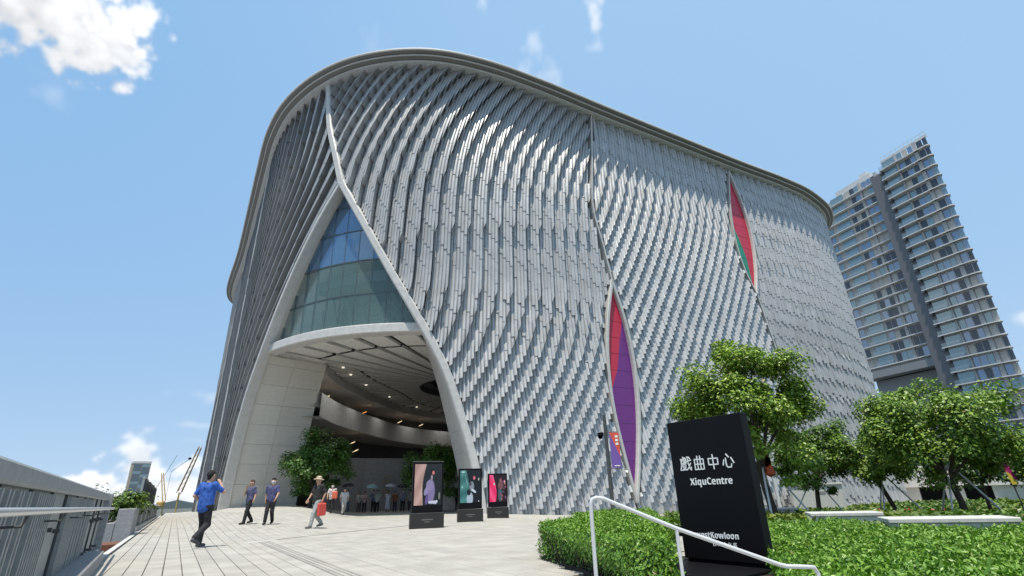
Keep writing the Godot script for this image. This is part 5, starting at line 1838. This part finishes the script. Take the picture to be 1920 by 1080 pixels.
# ---------------------------------------------------------------- people
# bones: [a, b, radius at a, radius at b]; the joined distance field is meshed as surface nets
func nets(bones: Array, cell: float, k: float, out: MB) -> void:
	var lo := Vector3(1e9, 1e9, 1e9)
	var hi := -lo
	for q in bones:
		var r := Vector3.ONE * (maxf(q[2], q[3]) + cell * 2.5)
		lo = lo.min((q[0] as Vector3) - r).min((q[1] as Vector3) - r)
		hi = hi.max((q[0] as Vector3) + r).max((q[1] as Vector3) + r)
	var nx := int((hi.x - lo.x) / cell) + 2
	var ny := int((hi.y - lo.y) / cell) + 2
	var nz := int((hi.z - lo.z) / cell) + 2
	var f := PackedFloat32Array()
	f.resize(nx * ny * nz)
	f.fill(1.0)
	for q in bones:
		var a: Vector3 = q[0]; var e: Vector3 = q[1]
		var ra: float = q[2]; var rb: float = q[3]
		var m := maxf(ra, rb) + k + cell * 1.5
		var l3 := (a.min(e) - Vector3.ONE * m - lo) / cell
		var h3 := (a.max(e) + Vector3.ONE * m - lo) / cell
		var ab := e - a
		var il := 1.0 / maxf(ab.length_squared(), 1e-9)
		for z in range(maxi(0, int(l3.z)), mini(nz, int(h3.z) + 2)):
			for y in range(maxi(0, int(l3.y)), mini(ny, int(h3.y) + 2)):
				var idx := (z * ny + y) * nx
				for x in range(maxi(0, int(l3.x)), mini(nx, int(h3.x) + 2)):
					var p := Vector3(x, y, z) * cell + lo - a
					var t := clampf(p.dot(ab) * il, 0.0, 1.0)
					var d := (p - ab * t).length() - ra - (rb - ra) * t
					var o := f[idx + x]
					var h := k - absf(o - d)
					if h > 0.0: f[idx + x] = minf(o, d) - h * h * 0.25 / k
					elif d < o: f[idx + x] = d
	var id := PackedInt32Array()
	id.resize(nx * ny * nz)
	id.fill(-1)
	var vs := PackedVector3Array()
	var ns := PackedVector3Array()
	var sx := 1; var sy := nx; var sz := nx * ny
	var off := [0, sx, sy, sx + sy, sz, sx + sz, sy + sz, sx + sy + sz]
	var edges := [[0, 1], [2, 3], [4, 5], [6, 7], [0, 2], [1, 3], [4, 6], [5, 7], [0, 4], [1, 5], [2, 6], [3, 7]]
	var cor := [Vector3(0, 0, 0), Vector3(1, 0, 0), Vector3(0, 1, 0), Vector3(1, 1, 0), Vector3(0, 0, 1), Vector3(1, 0, 1), Vector3(0, 1, 1), Vector3(1, 1, 1)]
	var active := []
	for z in nz - 1:
		for y in ny - 1:
			var base := (z * ny + y) * nx
			for x in nx - 1:
				var i := base + x
				var f0 := f[i]
				if f0 > cell * 2.0 or f0 < -cell * 2.0: continue
				var neg := 0
				for c in 8: if f[i + off[c]] < 0.0: neg += 1
				if neg == 0 or neg == 8: continue
				var s := Vector3.ZERO
				var cnt := 0
				for ed in edges:
					var va := f[i + off[ed[0]]]; var vb := f[i + off[ed[1]]]
					if (va < 0.0) != (vb < 0.0):
						s += (cor[ed[0]] as Vector3).lerp(cor[ed[1]], va / (va - vb))
						cnt += 1
				id[i] = vs.size()
				vs.append((Vector3(x, y, z) + s / cnt) * cell + lo)
				ns.append(Vector3(f[i + sx] - f0 + f[i + sx + sy] - f[i + sy] + f[i + sx + sz] - f[i + sz], f[i + sy] - f0 + f[i + sx + sy] - f[i + sx] + f[i + sy + sz] - f[i + sz], f[i + sz] - f0 + f[i + sx + sz] - f[i + sx] + f[i + sy + sz] - f[i + sy]).normalized())
				active.append(i)
	for i in active:
		for ax in 3:
			var s0: int = [sx, sy, sz][ax]
			var s1: int = [sy, sz, sx][ax]
			var s2: int = [sz, sx, sy][ax]
			if (f[i] < 0.0) == (f[i + s0] < 0.0): continue
			var a: int = id[i]
			if i - s1 - s2 < 0: continue
			var b: int = id[i - s1]; var c: int = id[i - s1 - s2]; var d: int = id[i - s2]
			if b < 0 or c < 0 or d < 0: continue
			if f[i] < 0.0:
				out.trin(vs[a], vs[d], vs[c], ns[a], ns[d], ns[c]); out.trin(vs[a], vs[c], vs[b], ns[a], ns[c], ns[b])
			else:
				out.trin(vs[a], vs[b], vs[c], ns[a], ns[b], ns[c]); out.trin(vs[a], vs[c], vs[d], ns[a], ns[c], ns[d])
func grown(bones: Array, by: float) -> Array:
	var r := []
	for q in bones: r.append([q[0], q[1], q[2] + by, q[3] + by])
	return r
var hand_parts := {}
func hand_mesh(curl: float) -> MB:
	if hand_parts.has(curl): return hand_parts[curl]
	# right hand hanging down: wrist at the origin, fingers towards -y, palm facing -x, thumb towards +z
	var b := []
	var palm := [Vector3(0, -0.015, 0.0), Vector3(0, -0.085, 0.0)]
	for k in 4:
		var z := 0.030 - k * 0.020
		b.append([Vector3(0, -0.01, z * 0.55), Vector3(0, -0.088, z), 0.016, 0.0125])
		var l: float = [0.072, 0.080, 0.074, 0.058][k]
		var p := Vector3(0, -0.09, z)
		var dir := Vector3(-sin(curl * 0.4), -cos(curl * 0.4), 0)
		var seg := [0.44, 0.32, 0.24]
		for s in 3:
			var q: Vector3 = p + dir * l * seg[s]
			b.append([p, q, 0.0094 - s * 0.0007, 0.0088 - s * 0.0008])
			p = q
			dir = dir.rotated(Vector3(0, 0, 1), -curl * 0.55)
	b.append([Vector3(-0.002, -0.025, 0.018), Vector3(-0.016, -0.058, 0.050), 0.016, 0.0115])
	b.append([Vector3(-0.016, -0.058, 0.050), Vector3(-0.028, -0.092, 0.054), 0.0108, 0.0088])
	var m := MB.new()
	nets(b, 0.0048, 0.006, m)
	hand_parts[curl] = m
	return m
func put_hand(out: MB, wrist: Vector3, dir: Vector3, palm_in: Vector3, mirror: bool, curl := 0.5) -> void:
	var h := hand_mesh(curl)
	var y := -dir.normalized()
	var x := -(palm_in - y * palm_in.dot(y)).normalized()
	var z := x.cross(y).normalized()
	if mirror: z = -z
	for i in range(0, h.v.size(), 3):
		var w := [0, 0, 0]
		var nn := [0, 0, 0]
		for j in 3:
			var p := h.v[i + j]
			w[j] = wrist + x * p.x + y * p.y + z * p.z
			var q := h.n[i + j]
			nn[j] = x * q.x + y * q.y + z * q.z
		if mirror: out.trin(w[0], w[2], w[1], nn[0], nn[2], nn[1])
		else: out.trin(w[0], w[1], w[2], nn[0], nn[1], nn[2])
# pose: joints of a 1.70 m figure that faces +z
const STAND := {"hip": [0, 0.90, 0], "chest": [0, 1.27, 0.0], "neck": [0, 1.44, 0.0], "head": [0, 1.585, 0.025],
	"el": [0.25, 1.13, -0.03], "wl": [0.25, 0.89, 0.05], "er": [-0.25, 1.13, -0.03], "wr": [-0.25, 0.89, 0.05],
	"kl": [0.10, 0.48, 0.02], "al": [0.11, 0.085, -0.02], "kr": [-0.10, 0.48, 0.02], "ar": [-0.11, 0.085, -0.02]}
const WALK := {"el": [0.25, 1.14, -0.12], "wl": [0.24, 0.93, -0.05], "er": [-0.25, 1.14, 0.08], "wr": [-0.23, 0.95, 0.22],
	"kl": [0.09, 0.50, 0.16], "al": [0.09, 0.10, 0.25], "kr": [-0.09, 0.48, -0.02], "ar": [-0.09, 0.15, -0.33]}
const STRIDE2 := {"el": [0.25, 1.14, 0.06], "wl": [0.22, 0.96, 0.2], "er": [-0.25, 1.14, -0.12], "wr": [-0.24, 0.92, -0.08],
	"kl": [0.08, 0.48, 0.02], "al": [0.06, 0.12, -0.26], "kr": [-0.08, 0.50, 0.14], "ar": [-0.10, 0.09, 0.16]}
const PHONE := {"el": [0.23, 1.16, 0.12], "wl": [0.07, 1.22, 0.30], "er": [-0.23, 1.16, 0.10], "wr": [-0.06, 1.21, 0.30]}
const HOLD := {"er": [-0.24, 1.18, 0.12], "wr": [-0.16, 1.30, 0.30], "el": [0.25, 1.13, -0.02], "wl": [0.24, 0.89, 0.06]}
const BLUE := {"el": [0.27, 1.15, -0.10], "wl": [0.20, 0.98, 0.10], "er": [-0.31, 1.22, 0.16], "wr": [-0.14, 1.42, 0.20],
	"kl": [0.10, 0.50, 0.12], "al": [0.10, 0.09, 0.10], "kr": [-0.11, 0.50, 0.04], "ar": [-0.13, 0.22, -0.30]}
const SIP := {"el": [0.24, 1.14, -0.06], "wl": [0.30, 0.95, 0.02], "er": [-0.22, 1.16, 0.16], "wr": [-0.05, 1.38, 0.20],
	"kl": [0.08, 0.50, 0.13], "al": [0.06, 0.09, 0.18], "kr": [-0.08, 0.49, 0.0], "ar": [-0.10, 0.14, -0.26]}
func figure(pose: Dictionary, o: Dictionary, label: String, at: Vector3, turn: float, group := "") -> Node3D:
	var t := thing("person", label, "person", at, turn, group)
	var J := {}
	for key in STAND:
		var q: Array = pose.get(key, STAND[key])
		J[key] = Vector3(q[0], q[1], q[2])
	var sc: float = o.get("h", 1.70) / 1.70
	var slim: float = o.get("slim", 1.0)
	var cell: float = o.get("cell", 0.022)
	var sl := Vector3(0.185 * slim, 1.385, -0.01); var sr := Vector3(-0.185 * slim, 1.385, -0.01)
	var hl := Vector3(0.088, 0.90, 0.0); var hr := Vector3(-0.088, 0.90, 0.0)
	var torso := [[Vector3(0.075 * slim, 0.96, 0), Vector3(0.085 * slim, 1.29, 0.005), 0.098, 0.102], [Vector3(-0.075 * slim, 0.96, 0), Vector3(-0.085 * slim, 1.29, 0.005), 0.098, 0.102],
		[Vector3(0.1 * slim, 1.33, -0.005), sl, 0.085, 0.062], [Vector3(-0.1 * slim, 1.33, -0.005), sr, 0.085, 0.062], [Vector3(0, 1.36, -0.01), J.neck, 0.085, 0.058]]
	var arms := [[sl, J.el, 0.052, 0.041], [sr, J.er, 0.052, 0.041]]
	var fore := [[J.el, J.wl, 0.041, 0.027], [J.er, J.wr, 0.041, 0.027]]
	var thighs := [[hl, J.kl, 0.092, 0.060], [hr, J.kr, 0.092, 0.060]]
	var calves := [[J.kl, J.al, 0.060, 0.040], [J.kr, J.ar, 0.060, 0.040], [(J.kl as Vector3).lerp(J.al, 0.3) + Vector3(0, 0, -0.015), (J.kl as Vector3).lerp(J.al, 0.55), 0.05, 0.04], [(J.kr as Vector3).lerp(J.ar, 0.3) + Vector3(0, 0, -0.015), (J.kr as Vector3).lerp(J.ar, 0.55), 0.05, 0.04]]
	var hd: Vector3 = J.head
	var face := [[hd + Vector3(0, 0.035, -0.015), hd + Vector3(0, 0.045, -0.012), 0.088, 0.088], [hd + Vector3(0, -0.01, 0.02), hd + Vector3(0, -0.075, 0.035), 0.07, 0.046], [J.neck, hd + Vector3(0, -0.03, -0.02), 0.052, 0.055],
		[hd + Vector3(0, 0.01, 0.088), hd + Vector3(0, -0.022, 0.102), 0.010, 0.014], [hd + Vector3(0.083, 0.02, -0.01), hd + Vector3(0.085, -0.02, -0.005), 0.016, 0.012], [hd + Vector3(-0.083, 0.02, -0.01), hd + Vector3(-0.085, -0.02, -0.005), 0.016, 0.012]]
	# the body: one continuous skin
	var body := MB.new()
	var all := torso + arms + fore + thighs + calves + [[hl, hr, 0.09, 0.09]]
	for q in face: all.append(q)
	nets(all, cell, 0.035, body)
	put_hand(body, J.wl, (J.wl as Vector3) - (J.el as Vector3), Vector3(-1, 0, 0.2), true)
	put_hand(body, J.wr, (J.wr as Vector3) - (J.er as Vector3), Vector3(1, 0, 0.2), false)
	obj("body", body, M.skin, t)
	# shirt
	var m := MB.new()
	var sleeves := []
	for q in arms: sleeves.append([q[0], (q[0] as Vector3).lerp(q[1], 0.78), q[2] + 0.012, q[3] + 0.022])
	var shirt := grown(torso.slice(0, 4), 0.016) + sleeves
	shirt.append([Vector3(0, 1.34, -0.01), Vector3(0, 1.40, -0.012), 0.09, 0.072])
	shirt.append([Vector3(0.07 * slim, 0.86, 0.0), Vector3(0.07 * slim, 1.0, 0.0), 0.118, 0.115])
	shirt.append([Vector3(-0.07 * slim, 0.86, 0.0), Vector3(-0.07 * slim, 1.0, 0.0), 0.118, 0.115])
	nets(shirt, cell, 0.03, m)
	obj("shirt", m, cloth(o.shirt), t)
	# trousers or a skirt
	m = MB.new()
	if o.has("skirt"):
		var lw: float = o.skirt
		nets([[Vector3(0.06, 0.92, 0), Vector3(0.10, lw, 0), 0.115, 0.15], [Vector3(-0.06, 0.92, 0), Vector3(-0.10, lw, 0), 0.115, 0.15]], cell, 0.05, m)
		obj("skirt", m, cloth(o.legs), t)
	else:
		var leg := grown(thighs, 0.014)
		leg.append([hl, hr, 0.105, 0.105])
		for q in calves.slice(0, 2): leg.append([q[0], (q[0] as Vector3).lerp(q[1], o.get("cuff", 0.93)), q[2] + 0.016, q[3] + 0.026])
		nets(leg, cell, 0.03, m)
		obj("trousers", m, cloth(o.legs), t)
	# shoes
	for side in ["l", "r"]:
		var a: Vector3 = J["a" + side]
		var lift := a.y - 0.085
		var tip := -0.6 * clampf(lift / 0.2, 0.0, 1.0)
		var fwd := Vector3(0, sin(tip) * 0.16 - 0.045, cos(tip) * 0.17)
		m = MB.new()
		nets([[a + Vector3(0, -0.035, -0.03), a + fwd, 0.046, 0.036], [a + Vector3(0, 0.01, 0.0), a + Vector3(0, -0.04, 0.05), 0.044, 0.044]], 0.016, 0.02, m)
		obj("shoe", m, cloth(o.get("shoes", Color(0.02, 0.02, 0.02))), t)
	# hair, hat, mask
	if o.has("hat"):
		m = MB.new()
		m.lathe(Transform3D(Basis(Vector3.RIGHT, -0.12), hd + Vector3(0, 0.045, 0)), [Vector2(0.185, -0.015), Vector2(0.17, 0.01), Vector2(0.105, 0.02), Vector2(0.098, 0.09), Vector2(0.06, 0.115), Vector2(0.0, 0.118)], 18)
		obj("hat", m, cloth(o.hat), t)
	m = MB.new()
	nets([[hd + Vector3(0, 0.055, -0.025), hd + Vector3(0, 0.062, -0.01), 0.094, 0.09], [hd + Vector3(0, 0.02, -0.045), hd + Vector3(0, -0.045 - o.get("long", 0.0), -0.055), 0.08, 0.05]], 0.018, 0.02, m)
	obj("hair", m, cloth(o.get("hair", Color(0.014, 0.012, 0.011))), t)
	if o.get("mask", false):
		m = MB.new()
		nets([[hd + Vector3(0.0, -0.015, 0.058), hd + Vector3(0.0, -0.065, 0.055), 0.052, 0.042], [hd + Vector3(0.06, -0.02, 0.03), hd + Vector3(-0.06, -0.02, 0.03), 0.03, 0.03]], 0.014, 0.02, m)
		obj("face_mask", m, cloth(Color(0.72, 0.76, 0.80)), t)
	else:
		m = MB.new()
		for sx in [-1.0, 1.0]: m.ball(hd + Vector3(0.032 * sx, 0.018, 0.086), Vector3(0.012, 0.007, 0.006), 5, 8)
		m.ball(hd + Vector3(0, -0.055, 0.082), Vector3(0.024, 0.006, 0.006), 5, 8)
		obj("eyes_and_mouth", m, cloth(Color(0.09, 0.035, 0.03)), t)
	t.scale = Vector3.ONE * sc
	return t
var cloths := {}
func cloth(c: Color) -> StandardMaterial3D:
	if not cloths.has(c):
		var m := mat(c.r, c.g, c.b, 0.85)
		m.albedo_texture = M.fold_tone
		m.heightmap_enabled = true
		m.heightmap_texture = M.fold
		m.heightmap_scale = 3.0
		m.uv1_triplanar = true
		m.uv1_world_triplanar = true
		m.uv1_scale = Vector3(1.6, 0.9, 1.6)
		cloths[c] = m
	return cloths[c]
func umbrella(at: Vector3, c: Color, label: String, tilt: float, turn: float) -> void:
	var t := thing("umbrella", label, "umbrella", at, turn, "umbrellas over the queue")
	t.rotation.x = tilt
	var b := MB.new()
	var n := 8
	for k in n:
		var a0 := TAU * k / n; var a1 := TAU * (k + 1) / n
		var pr := [[0.0, 0.30], [0.22, 0.265], [0.40, 0.17], [0.52, 0.02]]
		for i in 3:
			var p: Array = pr[i]; var q: Array = pr[i + 1]
			var am := (a0 + a1) * 0.5
			var dip := 0.93
			var A := Vector3(cos(a0) * p[0], p[1], sin(a0) * p[0]); var B := Vector3(cos(a0) * q[0], q[1], sin(a0) * q[0])
			var C := Vector3(cos(am) * q[0] * dip, q[1] + 0.02 * i * 0.5, sin(am) * q[0] * dip); var D := Vector3(cos(am) * p[0] * dip, p[1] + 0.01 * i, sin(am) * p[0] * dip)
			var E := Vector3(cos(a1) * q[0], q[1], sin(a1) * q[0]); var F := Vector3(cos(a1) * p[0], p[1], sin(a1) * p[0])
			b.quad(A, B, C, D); b.quad(D, C, E, F)
	obj("canopy", b, cloth(c), t)
	b = MB.new()
	b.bar(Vector3(0, -0.50, 0), Vector3(0, 0.34, 0), 0.008, 6)
	for k in n: b.bar(Vector3(0, 0.2, 0), Vector3(cos(TAU * k / n) * 0.40, 0.165, sin(TAU * k / n) * 0.40), 0.004, 4)
	obj("shaft", b, M.steel, t)
	b = MB.new()
	b.tube([Vector3(0, -0.50, 0), Vector3(0, -0.58, 0), Vector3(0.03, -0.61, 0), Vector3(0.05, -0.58, 0)], [0.012], 6)
	obj("handle", b, M.black, t)
func people() -> void:
	# walkers on the plaza
	var blue := Color(0.035, 0.13, 0.52)
	figure(BLUE, {"h": 1.71, "cell": 0.016, "shirt": blue, "legs": Color(0.02, 0.02, 0.024), "shoes": Color(0.10, 0.10, 0.11)}, "person in bright blue polo shirt and black trousers striding away, hand raised to the head", on(-7.65, -13.45), PI - 0.25)
	figure(SIP, {"h": 1.64, "cell": 0.018, "shirt": Color(0.10, 0.11, 0.21), "legs": Color(0.018, 0.018, 0.02), "hair": Color(0.10, 0.05, 0.03), "slim": 0.92}, "person in navy top and black trousers walking with one hand at the mouth", on(-10.85, -22.2), -0.55)
	figure(STRIDE2, {"h": 1.70, "cell": 0.018, "shirt": Color(0.085, 0.09, 0.21), "legs": Color(0.018, 0.018, 0.02), "mask": true}, "person in dark blue shirt and white face mask walking towards the camera", on(-9.85, -21.9), 0.15)
	var hm := figure(WALK, {"h": 1.72, "cell": 0.018, "shirt": Color(0.03, 0.028, 0.03), "legs": Color(0.42, 0.44, 0.44), "hat": Color(0.62, 0.50, 0.36), "hair": Color(0.2, 0.18, 0.16), "shoes": Color(0.2, 0.19, 0.18)}, "person in straw hat, black top and pale grey trousers walking with a red bag", on(-7.35, -20.1), -0.6)
	var b := MB.new()
	b.cbox(Transform3D(Basis(Vector3.RIGHT, 0.05), Vector3(0.30, 0.62, 0.0)), Vector3(0.10, 0.42, 0.34), 0.03)
	b.tube([Vector3(0.30, 0.82, -0.10), Vector3(0.28, 0.93, -0.02), Vector3(0.30, 0.82, 0.09)], [0.008], 6)
	var bag := obj("red_bag", b, mat(0.60, 0.07, 0.05, 0.6))
	bag.position = hm.position; bag.rotation.y = hm.rotation.y
	tag(bag, "red shopping bag carried by the person in the straw hat", "bag")
	figure(PHONE, {"h": 1.70, "cell": 0.02, "shirt": Color(0.36, 0.36, 0.36), "legs": Color(0.10, 0.11, 0.13), "mask": true}, "person in grey top standing beyond the striding person in blue", on(-15.6, -27.6), 0.5)
	# the queue in front of the entrance wall: position, pose, look
	var W := Color(0.62, 0.62, 0.60)
	var K := Color(0.018, 0.018, 0.020)
	var J := Color(0.10, 0.16, 0.26)
	var g := "people queueing at the entrance"
	var q := [
		[-11.75, -34.6, WALK, {"shirt": Color(0.62, 0.56, 0.53), "legs": K, "mask": true}, "person in white top with an orange red bag walking from the arch"],
		[-11.4, -36.0, STRIDE2, {"shirt": W, "legs": Color(0.5, 0.48, 0.46), "h": 1.62}, "person all in pale clothes behind the one with the orange bag"],
		[-14.0, -45.0, HOLD, {"shirt": Color(0.42, 0.52, 0.60), "legs": J, "mask": true}, "person in pale blue shirt and jeans alone under a small dark umbrella"],
		[-12.75, -45.6, PHONE, {"shirt": Color(0.52, 0.36, 0.38), "legs": K, "h": 1.6}, "person in dusty pink top and dark trousers looking at a phone"],
		[-11.75, -45.8, HOLD, {"shirt": Color(0.5, 0.56, 0.48), "legs": K, "h": 1.66, "mask": true}, "person in pale green top holding the light blue umbrella"],
		[-10.95, -46.2, HOLD, {"shirt": Color(0.66, 0.66, 0.72), "legs": Color(0.6, 0.6, 0.66), "skirt": 0.32, "long": 0.12, "h": 1.62}, "person in long white dress under the white umbrella"],
		[-10.5, -46.8, STAND, {"shirt": Color(0.42, 0.17, 0.09), "legs": Color(0.05, 0.05, 0.08), "h": 1.6}, "person in rust brown top standing behind the white dress"],
		[-9.75, -46.4, HOLD, {"shirt": Color(0.30, 0.36, 0.52), "legs": K, "mask": true}, "person in blue shirt and black trousers under a navy umbrella"],
		[-8.95, -46.9, HOLD, {"shirt": W, "legs": Color(0.45, 0.5, 0.58), "mask": true, "h": 1.66}, "person in white shirt and light jeans under the patterned pale umbrella"],
		[-8.35, -46.6, PHONE, {"shirt": Color(0.55, 0.06, 0.06), "legs": K}, "person in red shirt and black trousers beside the white shirt"],
		[-7.35, -46.9, STAND, {"shirt": Color(0.56, 0.54, 0.52), "legs": Color(0.2, 0.16, 0.18), "h": 1.62}, "person in beige top half hidden by the nearest poster stand"],
		[-4.6, -44.9, PHONE, {"shirt": Color(0.40, 0.38, 0.40), "legs": Color(0.05, 0.05, 0.15), "mask": true}, "person in grey shirt and navy trousers between the two tallest poster stands"],
		[-3.75, -45.3, STAND, {"shirt": Color(0.55, 0.60, 0.58), "legs": Color(0.5, 0.55, 0.54), "skirt": 0.5, "long": 0.1, "h": 1.58}, "person in pale dress just left of the middle poster stand"],
		[-5.1, -45.8, STAND, {"shirt": Color(0.06, 0.08, 0.12), "legs": Color(0.05, 0.06, 0.09), "h": 1.62}, "person in dark clothes behind the grey shirt by the portal"],
		[-13.4, -46.3, STAND, {"shirt": Color(0.55, 0.55, 0.5), "legs": Color(0.12, 0.10, 0.09), "h": 1.6}, "person in cream top and brown trousers between the two leftmost umbrellas"],
		[-12.25, -46.5, STAND, {"shirt": Color(0.16, 0.2, 0.34), "legs": K, "mask": true}, "person in indigo shirt just behind the dusty pink top"],
		[-9.3, -47.3, STAND, {"shirt": Color(0.4, 0.42, 0.44), "legs": Color(0.07, 0.07, 0.1), "h": 1.64}, "person in mid grey top behind the blue shirt"],
		[-7.9, -47.2, STAND, {"shirt": Color(0.66, 0.62, 0.5), "legs": Color(0.1, 0.12, 0.2), "mask": true}, "person in pale yellow top right of the red shirt"]]
	for e in q:
		figure(e[2], e[3], e[4], on(e[0], e[1]), 0.25 + 0.3 * sin(e[0] * 7.0), g)
	var ob := MB.new()
	ob.cbox(Transform3D(Basis(), Vector3(-11.5, 1.08 + gy(-11.6, -34.4), -34.33)), Vector3(0.34, 0.42, 0.14), 0.05)
	tag(obj("orange_bag", ob, mat(0.58, 0.12, 0.06, 0.7)), "orange red bag carried on the chest near the arch tree", "bag")
	for u in [[-14.0, 1.93, -44.85, Color(0.03, 0.03, 0.035), "small dark umbrella at the left end of the queue"], [-12.15, 1.88, -45.55, Color(0.30, 0.52, 0.58), "light blue umbrella over the queue"], [-10.7, 1.88, -45.9, Color(0.56, 0.57, 0.66), "white umbrella over the long white dress"], [-9.7, 1.86, -46.15, Color(0.025, 0.03, 0.06), "navy umbrella next to the white one"], [-8.75, 1.88, -46.6, Color(0.60, 0.62, 0.58), "patterned pale umbrella at the right of the queue"], [-8.2, 2.12, -47.2, Color(0.03, 0.045, 0.045), "wide dark umbrella held highest at the right of the queue"]]:
		umbrella(Vector3(u[0], u[1] + gy(u[0], u[2]), u[2]), u[3], u[4], 0.12, u[0])
